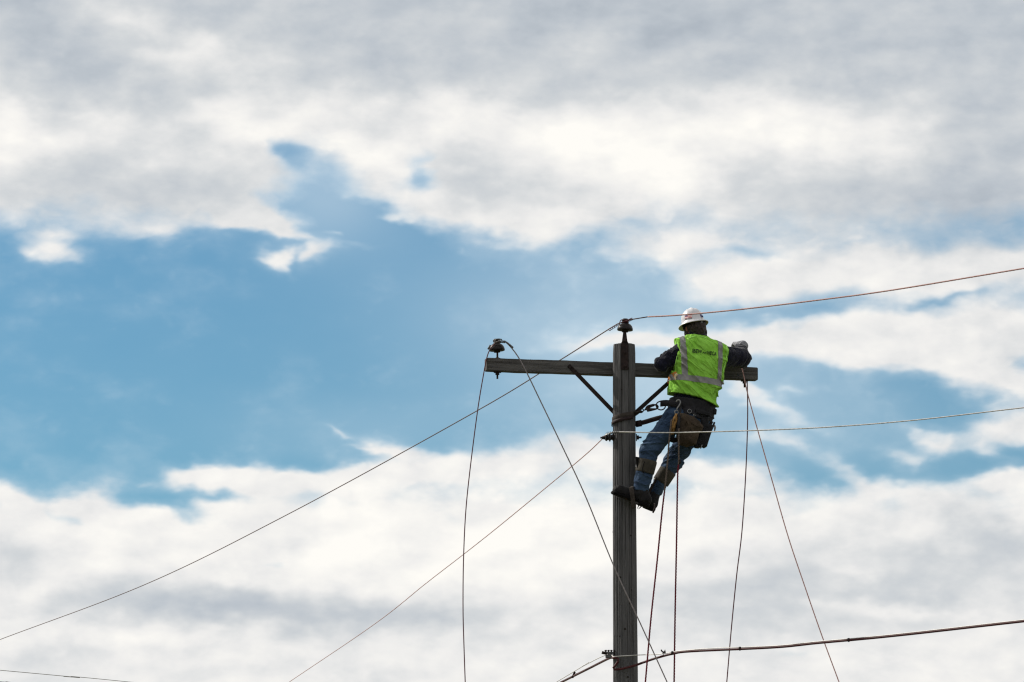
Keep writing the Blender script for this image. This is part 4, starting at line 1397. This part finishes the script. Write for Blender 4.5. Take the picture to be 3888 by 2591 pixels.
# gloves
def glove(name, W, Hd, fwd, palm_n, curl):
    fwd = Vector(fwd).normalized(); palm_n = Vector(palm_n); palm_n = (palm_n - fwd * palm_n.dot(fwd)).normalized()
    side = fwd.cross(palm_n)
    segs = []
    palm0, palm1 = W + fwd * 0.02, W + fwd * 0.085
    for i, (s, l, r) in enumerate(((-0.034, 0.068, 0.0100), (-0.012, 0.082, 0.0108), (0.012, 0.078, 0.0108), (0.034, 0.062, 0.0095))):
        k = palm1 + side * s + fwd * 0.012 - palm_n * 0.004
        d1 = (fwd * math.cos(curl) + palm_n * math.sin(curl))
        d2 = (fwd * math.cos(curl * 2) + palm_n * math.sin(curl * 2))
        d3 = (fwd * math.cos(curl * 2.9) + palm_n * math.sin(curl * 2.9))
        a = k + d1 * l * 0.48; b = a + d2 * l * 0.34; c = b + d3 * l * 0.28
        segs.append((k, a, b, c, r))

    def f(p):
        d = smin(cone(p, palm0 - side * 0.018, palm1 - side * 0.026, 0.024, 0.019), cone(p, palm0 + side * 0.018, palm1 + side * 0.024, 0.024, 0.019), 0.02)
        for (k, a, b, c, r) in segs:
            e = np.minimum(np.minimum(cone(p, k, a, r * 1.12, r), cone(p, a, b, r, r * 0.95)), cone(p, b, c, r * 0.95, r * 0.8))
            d = smin(d, e, 0.004)
        th0 = palm0 + side * -0.03 + palm_n * 0.01 + fwd * 0.01
        th1 = th0 + (fwd * 0.6 - side * 0.5 + palm_n * 0.5).normalized() * 0.04
        th2 = th1 + (fwd * 0.8 + palm_n * 0.6).normalized() * 0.035
        d = smin(d, np.minimum(cone(p, th0, th1, 0.016, 0.013), cone(p, th1, th2, 0.013, 0.010)), 0.006)
        cuff = cone(p, W - fwd * 0.055, W + fwd * 0.02, 0.044, 0.034) - 0.0035 * np.sin(220 * sum((p[i] - W[i]) * fwd[i] for i in range(3)))
        return smin(d, cuff, 0.01)
    return mesh_field(name, f, [W - fwd * 0.05, W + fwd * 0.19, W + palm_n * 0.08], 0.07, 0.005, MT['glove'], PERSON)


glove('glove', WR + V(0.002, -0.01, 0.012), None, (-0.28, 0.92, 0.22), (-0.2, -0.2, -1), 0.75)
glove('glove', WL, None, (0.85, 0.5, -0.05), (0, 0, -1), 0.35)


# hair and beard
def hair_f(p):
    d = ell(p, hd(0, -0.012, 0.008), (0.084, 0.100, 0.112), HM)
    d = smin(d, cone(p, hd(0, -0.055, -0.05), hd(0, -0.05, -0.085), 0.045, 0.040), 0.04)
    n_ = ridged(p[0] * 75, p[1] * 75, p[2] * 40, 41)
    d = d - 0.010 * (n_ - 0.4)
    # face stays free
    fw = sum((p[i] - HEADC[i]) * HFW[i] for i in range(3)); uu = sum((p[i] - HEADC[i]) * HUP[i] for i in range(3))
    d = np.maximum(d, fw - 0.02)
    d = np.maximum(d, uu - 0.012)
    beard = ell(p, hd(0, 0.045, -0.075), (0.066, 0.066, 0.055), HM) - 0.010 * (n_ - 0.4)
    beard = np.maximum(beard, -ell(p, hd(0, 0.11, -0.055), (0.03, 0.03, 0.012), HM))
    side_b = np.minimum(ell(p, hd(-0.078, 0.03, -0.05), (0.016, 0.03, 0.05), HM), ell(p, hd(0.078, 0.03, -0.05), (0.013, 0.03, 0.05), HM)) - 0.012 * (n_ - 0.4)
    return np.minimum(np.minimum(d, beard), side_b)


mesh_field('hair', hair_f, [HEADC], 0.16, 0.0055, MT['hair'], PERSON)

# hard hat
HC = P(2633, 1236, 0.08)
HATM = basis(HC, HRT, HFW, HUP)
hv, hf = [], []
NS = 64
PROF = [(1.0, 0.0, 'b'), (0.995, 0.006, 'b'), (0.93, 0.011, 'b'), (0.82, 0.017, 'b'), (0.765, 0.022, 'b'), (0.745, 0.034, 'd'), (0.735, 0.052, 'd'), (0.71, 0.072, 'd'), (0.66, 0.093, 'd'), (0.575, 0.112, 'd'), (0.45, 0.128, 'd'), (0.30, 0.139, 'd'), (0.15, 0.145, 'd'), (0.001, 0.147, 'd')]
inner = [(0.985, -0.003), (0.90, 0.004), (0.80, 0.011), (0.74, 0.016), (0.70, 0.05), (0.55, 0.10), (0.001, 0.135)]


def hat_pt(rr, h, th):
    a, b = 0.1285, 0.150
    x, y = rr * a * math.cos(th), rr * b * math.sin(th)
    if h > 0.02:
        # three low ridges along the crown
        for off, amp, w in ((0.0, 0.007, 0.011), (-0.042, 0.004, 0.010), (0.042, 0.004, 0.010)):
            h += amp * math.exp(-((x - off) / w) ** 2) * min(1, max(0, (h - 0.06) / 0.04)) * (1.0 if y > -0.085 else max(0, 1 - (-0.085 - y) / 0.02))
    dr = 0.010 * (1 if y < 0 else -0.3) * (y / b) ** 2 if rr > 0.8 else 0
    return HATM @ V(x, y, h - dr)


for (rr, h, _) in PROF:
    for k in range(NS):
        hv.append(hat_pt(rr, h, 2 * math.pi * k / NS))
for i in range(len(PROF) - 1):
    for k in range(NS):
        l = (k + 1) % NS
        hf.append((i * NS + k, i * NS + l, (i + 1) * NS + l, (i + 1) * NS + k))
hat = MB().add((hv, hf)).build('hard_hat', MT['hat'], PERSON)
iv, if_ = [], []
for (rr, h) in [(1.0, 0.0)] + inner:
    for k in range(NS):
        iv.append(hat_pt(rr, h - 0.0005, 2 * math.pi * k / NS) if h < 0.02 else HATM @ V(rr * 0.1285 * math.cos(2 * math.pi * k / NS), rr * 0.15 * math.sin(2 * math.pi * k / NS), h - 0.004))
for i in range(len(inner)):
    for k in range(NS):
        l = (k + 1) % NS
        if_.append((i * NS + l, i * NS + k, (i + 1) * NS + k, (i + 1) * NS + l))
MB().add((iv, if_)).build('lining', MT['hatin'], hat)
# suspension band and the ratchet at the back
MB().add(strap([HATM @ V(0.088 * math.cos(a), 0.106 * math.sin(a), 0.004) for a in [2 * math.pi * i / 40 for i in range(41)]], 0.028, 0.004, lambda p: (HATM.inverted() @ p) @ Matrix.Identity(3) if False else (p - HC))).build('suspension_band', MT['padblack'], hat)
MB().add(box(basis(HATM @ V(0.036, -0.112, -0.012), HRT, HFW, HUP), 0.034, 0.012, 0.028, 0.003)).build('ratchet', MT['glove'], hat)
hb = bmesh.new(); hb.from_mesh(hat.data); HBVH = BVHTree.FromBMesh(hb)


def sticker(cells, off=0.0015):
    """cells: (corner points in the photograph, material index)."""
    mb = MB()
    for (q, mi) in cells:
        n_ = 4
        g_ = [[on_mesh(HBVH, *[(q[0][k] * (1 - i / n_) + q[1][k] * i / n_) * (1 - j / n_) + (q[3][k] * (1 - i / n_) + q[2][k] * i / n_) * j / n_ for k in (0, 1)], off, 0.0) for i in range(n_ + 1)] for j in range(n_ + 1)]
        mb.add(([p for r_ in g_ for p in r_], [(j * 5 + i, j * 5 + i + 1, (j + 1) * 5 + i + 1, (j + 1) * 5 + i) for j in range(4) for i in range(4)]), mi)
    return mb


fx0, fx1, fy0, fy1, sl = 2600.0, 2628.0, 1194.5, 1210.5, -0.16
fq = lambda u, v: (fx0 + (fx1 - fx0) * u, fy0 + (fy1 - fy0) * v + sl * (fx1 - fx0) * u)
cells = []
for k in range(7):
    a, b = k / 7, (k + 1) / 7
    u0 = 0.38 if k < 4 else 0.0
    cells.append(([fq(u0, a), fq(1, a), fq(1, b), fq(u0, b)], 0 if k % 2 == 0 else 1))
cells.append(([fq(0, 0), fq(0.38, 0), fq(0.38, 4 / 7), fq(0, 4 / 7)], 2))
sticker(cells).build('flag_sticker', [MT['red'], MT['white'], MT['navy']], hat)
tx_cells = []
for k, w in enumerate((2.0, 1.6, 2.2, 1.8, 0, 2.2, 2.0, 1.8, 2.2, 1.6, 2.0)):
    if w:
        u = k / 11
        tx_cells.append(([fq(u, 1.12), fq(u + w / 33, 1.12), fq(u + w / 33, 1.30), fq(u, 1.30)], 0))
sticker(tx_cells).build('sticker_lettering', [MT['print']], hat)
sticker([([(2656.5, 1193.5), (2666, 1194.5), (2671.5, 1205.5), (2660.5, 1203)], 0)]).build('blue_sticker', [MT['navy']], hat)


# ------------------------------------------------------------------ belt and tools
def belt_f(p):
    z = zeff(p)
    d = smin(torso(p, 0.018), ell(p, P(2618, 1600, -0.01), (0.172, 0.160, 0.13)), 0.02)
    zc = row_z(1543) - 0.02 * np.clip(p[0] - X0 + 0.02, -0.2, 0.2)
    low = np.clip((p[0] - P(2570, 1560, YT).x) / 0.03, 0, 1) * 0.085 * np.clip((0.1 - p[1]) / 0.05, 0, 1)
    zl = zc - low / 2
    return np.maximum(d, np.abs(z - zl) - 0.042 - low / 2)


belt = mesh_field('tool_belt', belt_f, [P(2530, 1500, YT), P(2715, 1590, YT)], 0.19, 0.006, MT['leather'], PERSON)
bbm = bmesh.new(); bbm.from_mesh(belt.data); BBVH = BVHTree.FromBMesh(bbm)


def on_belt(px, py, off=0.0):
    return on_mesh(BBVH, px, py, off, -0.13)


# padded loop carrying the left D ring
MB().add(strap(spline([P(2509, 1533, -0.09), P(2530, 1531, -0.135), P(2556, 1534, -0.15), P(2590, 1541, -0.16)], 6), 0.052, 0.014, (-0.2, -1, 0))).build('ring_loop', MT['leather'], belt)
MB().add(torus(axis_frame(P(2509, 1541, -0.10), (0.25, -1, 0)), 0.040, 0.0055, 24, 8, 0.9, 1.0)).build('d_ring', MT['iron'], belt)
MB().add(torus(axis_frame(P(2615, 1521, -0.150), (0, -1, 0)), 0.017, 0.006)).build('grommet', MT['leather'], belt)
for (x, y) in ((2649, 1540), (2649, 1550), (2668, 1543), (2668, 1552), (2588, 1547)):
    MB().add(lathe([(0.001, 0.004), (0.004, 0.003), (0.005, 0.0), (0.001, -0.002)][::-1], axis_frame(on_belt(x, y, 0.001), (0, -1, 0)), 8)).build('rivet', MT['galv'], belt)
MB().add(slab([(2690, 1544), (2712, 1551), (2722, 1557), (2720, 1574), (2706, 1575), (2692, 1571)], 0.0, 0.06, 0.008)).build('end_ring_loop', MT['leather'], belt)
MB().add(slab([(2640, 1553), (2696, 1566), (2697, 1583), (2640, 1570)], -0.145, 0.02, 0.006)).build('tool_loop', MT['leather'], belt)
MB().add(torus(axis_frame(P(2618, 1562, -0.17), (0.15, -1, 0)), 0.0165, 0.003)).build('ring', MT['galv'], belt)
MB().add(torus(axis_frame(P(2636, 1577, -0.175), (0.6, -0.4, 0.1)), 0.012, 0.003, 18, 6, 0.7, 1.1)).build('ring', MT['galv'], belt)

# steel hook hanging on the belt
hk = MB().add(tube(spline([P(2568, 1527, -0.185), P(2571, 1521, -0.19), P(2579, 1520, -0.19), P(2583, 1528, -0.19), P(2579, 1540, -0.19), P(2572, 1550, -0.19), P(2570, 1556, -0.19)], 6), 0.0062, 8)) \
    .add(torus(axis_frame(P(2569, 1566, -0.19), (0.1, -1, 0)), 0.016, 0.006)).build('steel_hook', MT['galv'])
tag(hk, 'grey steel hook with a ring hanging on the worker\'s tool belt', 'hook')

# canvas bag
bag = MB().add(slab([(2584, 1570), (2602, 1574), (2634, 1584), (2655, 1602), (2669, 1620), (2667, 1630), (2653, 1645), (2650, 1668), (2641, 1688), (2626, 1696), (2606, 1698), (2582, 1690), (2571, 1668), (2568, 1640), (2573, 1610), (2580, 1590)],
                    -0.215, 0.07, 0.02, bulge=0.03, wob=0.010)).build('canvas_bag', MT['canvas'])
tag(bag, 'worn brown canvas tool bag hanging behind the worker\'s hips', 'bag')
cb_ = bmesh.new(); cb_.from_mesh(bag.data); CBVH = BVHTree.FromBMesh(cb_)
for pth in (((2588, 1575), (2612, 1592), (2640, 1616), (2666, 1624)), ((2606, 1595), (2598, 1620), (2588, 1650), (2578, 1680)), ((2608, 1597), (2620, 1625), (2626, 1640))):
    MB().add(tube(spline([on_mesh(CBVH, x, y, 0.0, -0.28) for x, y in pth], 6), 0.0035, 6)).build('seam', MT['canvas'], bag)
MB().add(strap(spline([P(2584, 1545, -0.18), P(2582, 1560, -0.20), P(2578, 1600, -0.275), P(2572, 1650, -0.27)], 6), 0.022, 0.005, (0, -1, 0))).build('strap', MT['leather'], bag)

# black tool holster with pliers
hol = MB().add(slab([(2652, 1578), (2692, 1582), (2690, 1600), (2687, 1612), (2697, 1612), (2706, 1618), (2702, 1640), (2692, 1668), (2684, 1695), (2672, 1702), (2663, 1697), (2652, 1703), (2636, 1702), (2634, 1692), (2648, 1668), (2655, 1645), (2668, 1628)],
                    -0.10, 0.075, 0.014, wob=0.004)).build('tool_holster', MT['leather'])
tag(hol, 'black leather tool holster at the worker\'s right hip, beside the brown bag', 'holster')
pl_ = MB().add(tube(spline([P(2694, 1636, -0.11), P(2700, 1612, -0.11), P(2705, 1601, -0.11)], 5), [0.012] * 5 + [0.009] * 6, 8)).add(tube(spline([P(2698, 1638, -0.11), P(2709, 1614, -0.105), P(2713, 1604, -0.10)], 5), [0.010] * 5 + [0.008] * 6, 8)) \
    .add(lathe([(0.001, 0.007), (0.016, 0.006), (0.016, -0.006), (0.001, -0.007)], axis_frame(P(2699, 1630, -0.11), (0, -1, 0)), 14)).build('hand_tool', MT['iron'])
tag(pl_, 'dark hand tool sticking out of the black holster', 'hand tool')
MB().add(slab([(2711, 1612), (2717, 1616), (2719, 1624), (2716, 1636), (2711, 1640)], -0.10, 0.012, 0.004, h=0.003)).build('blade', MT['glove'], pl_)
snp = MB().add(torus(axis_frame(P(2704, 1588, -0.04), (0.3, -1, 0)), 0.011, 0.004, 18, 6, 0.75, 1.5)).add(tube([P(2705, 1573, -0.03), P(2704, 1580, -0.04)], 0.004, 6)).add(tube([P(2703, 1597, -0.06), P(2695, 1612, -0.10)], 0.006, 6)).build('snap_clip', MT['iron'])
tag(snp, 'small steel snap clip under the belt end above the holster', 'clip')
tb_ = MB().add(tube([P(2666, 1689, -0.145), P(2660, 1704, -0.145)], 0.005, 6)).add(lathe([(0.001, 0.005), (0.006, 0.004), (0.006, -0.004), (0.001, -0.005)], axis_frame(P(2659.5, 1704.5, -0.145), (0, -1, 0)), 8)).build('lanyard_end', MT['galv'], hol)

# frayed rope bunch under the hook
fr_ = MB()
rr_ = random.Random(3)
for k in range(16):
    x = 2560 + rr_.uniform(-9, 9)
    fr_.add(tube(spline([P(2568 + rr_.uniform(-3, 3), 1572, -0.20), P(x + 2, 1590 + rr_.uniform(-4, 4), -0.215 + rr_.uniform(-0.02, 0.02)), P(x - 3, 1612 + rr_.uniform(-6, 8), -0.215 + rr_.uniform(-0.02, 0.02)), P(2551 + rr_.uniform(-5, 9), 1640 + rr_.uniform(-8, 12), -0.21)], 5), 0.0055, 6))
frb = fr_.build('rope_bundle', MT['yellow'])
frb['kind'] = 'stuff'
tag(frb, 'frayed yellow and grey rope bunched under the belt hook', 'rope')
MB().add(slab([(2541, 1664), (2556, 1660), (2572, 1664), (2572, 1678), (2556, 1682), (2542, 1677)], -0.215, 0.05, 0.012)).build('rope_wrap', MT['padblack'], frb)

# hand lines
def handline(pts, split, label, knob=None):
    s = resample(spline(pts, 14), 0.008)
    i = min(range(len(s)), key=lambda k: (s[k] - split).length)
    o_ = MB().add(tube(s[:i + 1], 0.0072, 9, lobes=3, pitch=0.075, depth=0.42), 0).add(tube(s[i:], 0.0070, 9, lobes=3, pitch=0.075, depth=0.30), 1).build('hand_line', [MT['tanrope'], MT['rope']])  # lower length switches to the red that imitates lens fringing
    tag(o_, label, 'rope')
    return o_


hl1 = [P(*dp(x, y), Y) for x, y, Y in ((1543, 965, -0.225), (1540, 990, -0.25), (1537, 1020, -0.27), (1534, 1060, -0.27), (1528, 1120, -0.27), (1521, 1180, -0.27), (1510, 1290, -0.27), (1496, 1420, -0.28), (1483, 1568, -0.28))]
e1 = hl1[-1] + (hl1[-1] - hl1[-2]) * 3
handline(hl1 + [e1, V(e1.x - 0.15, e1.y, 0.02)], P(2522, 1868, -0.27), 'dark red rope slanting down from the worker\'s belt, nearer the pole')
hl2 = [P(*dp(x, y), Y) for x, y, Y in ((1560, 985, -0.285), (1559.5, 1020, -0.285), (1559.5, 1062, -0.28), (1557, 1100, -0.28), (1554.5, 1250, -0.28), (1551.5, 1400, -0.28), (1549, 1568, -0.28))]
e2 = hl2[-1] + (hl2[-1] - hl2[-2]) * 3
h2 = handline(hl2 + [e2, V(e2.x, e2.y, 0.02)], P(2576, 1765, -0.28), 'dark red rope hanging straight down from the worker\'s belt, farther from the pole')
MB().add(box(axis_frame(P(2582, 1754, -0.28), (0, 0, 1)), 0.016, 0.016, 0.04, 0.004)).build('snap', MT['strapd'], h2)

# ------------------------------------------------------------------ positioning strap round the pole
ps = empty('positioning_strap', P(2372, 1590, 0))
tag(ps, 'brown positioning strap wrapped round the pole and hooked to the worker\'s belt', 'strap')


def wrap(a0, a1, z0, z1, rr, n=26):
    return [V(rr * math.cos(a0 + (a1 - a0) * i / n), rr * math.sin(a0 + (a1 - a0) * i / n), z0 + (z1 - z0) * i / n) for i in range(n + 1)]


zA, zB = P(2420, 1568, -0.08).z, P(2334, 1596, -0.02).z
zB2, zA2 = P(2334, 1608, -0.02).z, P(2420, 1612, 0.05).z
out = lambda p: V(p.x, p.y, 0)
turn = wrap(R(-28), R(-178), zA - 0.003, zB, pole_r(zA) + 0.006) + wrap(R(-182), R(-330), zB - 0.004, zA2, pole_r(zA) + 0.006)[1:]
e_in = P(2437, 1561, -0.075)
MB().add(strap([e_in, e_in.lerp(turn[0], 0.5)] + turn, 0.044, 0.007, out)).build('webbing', MT['strapb'], ps)
turn2 = [q + V(q.x, q.y, 0).normalized() * 0.006 - V(0, 0, 0.030) for q in turn[4:30]]
MB().add(strap(turn2, 0.026, 0.006, out)).build('webbing', MT['strapd'], ps)
# tail of the strap coming round the far side to the belt
tail = [turn[-1], P(2408, 1611, 0.085), P(2419, 1609, 0.085), P(2445, 1604, 0.06), P(2475, 1595, 0.03), P(2500, 1588, 0.0), P(2535, 1580, -0.03)]
bt = MB().add(strap(spline(tail[1:], 6), 0.040, 0.007, (0, -1, 0))).build('tail_strap', MT['strapd'], ps)
MB().add(strap(spline([P(2414, 1611, 0.07), P(2436, 1607, 0.06)], 4), 0.054, 0.014, (0, -1, 0))).build('keeper', MT['strapd'], ps)
MB().add(torus(axis_frame(P(2444, 1605, 0.045), (0, -1, 0)), 0.026, 0.004, 4, 6, 0.9, 1.1)).build('buckle', MT['iron'], bt)
MB().add(lathe([(0.001, 0.003), (0.005, 0.002), (0.005, -0.001), (0.001, -0.002)][::-1], axis_frame(P(2479, 1594, 0.02), (0, -1, 0)), 8)).build('eyelet', MT['galv'], bt)
# swivel and snap hook between strap and D ring
MB().add(torus(axis_frame(P(2436, 1561, -0.08), (0.1, -1, 0.1)), 0.017, 0.004, 18, 6, 0.75, 1.15)).build('link', MT['iron'], ps)
MB().add(tube([P(2441, 1559, -0.082), P(2453, 1556, -0.085)], 0.0055, 8)).build('swivel', MT['iron'], ps)
sh = MB().add(tube(spline([P(2452, 1556, -0.085), P(2458, 1546, -0.087), P(2472, 1541, -0.09), P(2490, 1538, -0.092), P(2498, 1545, -0.095), P(2493, 1553, -0.095)], 6), [0.010] * 6 + [0.012] * 10 + [0.0075] * 15, 8)) \
    .build('snap_hook', MT['iron'], ps)
MB().add(slab([(2451, 1552), (2460, 1550), (2494, 1551), (2494, 1556), (2476, 1561), (2458, 1565)], -0.088, 0.018, 0.005, h=0.0035)).build('gate', MT['iron'], sh)
MB().add(slab([(2452, 1549), (2464, 1541), (2478, 1540), (2474, 1547), (2462, 1552)], -0.088, 0.018, 0.005, h=0.0035)).build('spring_case', MT['iron'], sh)
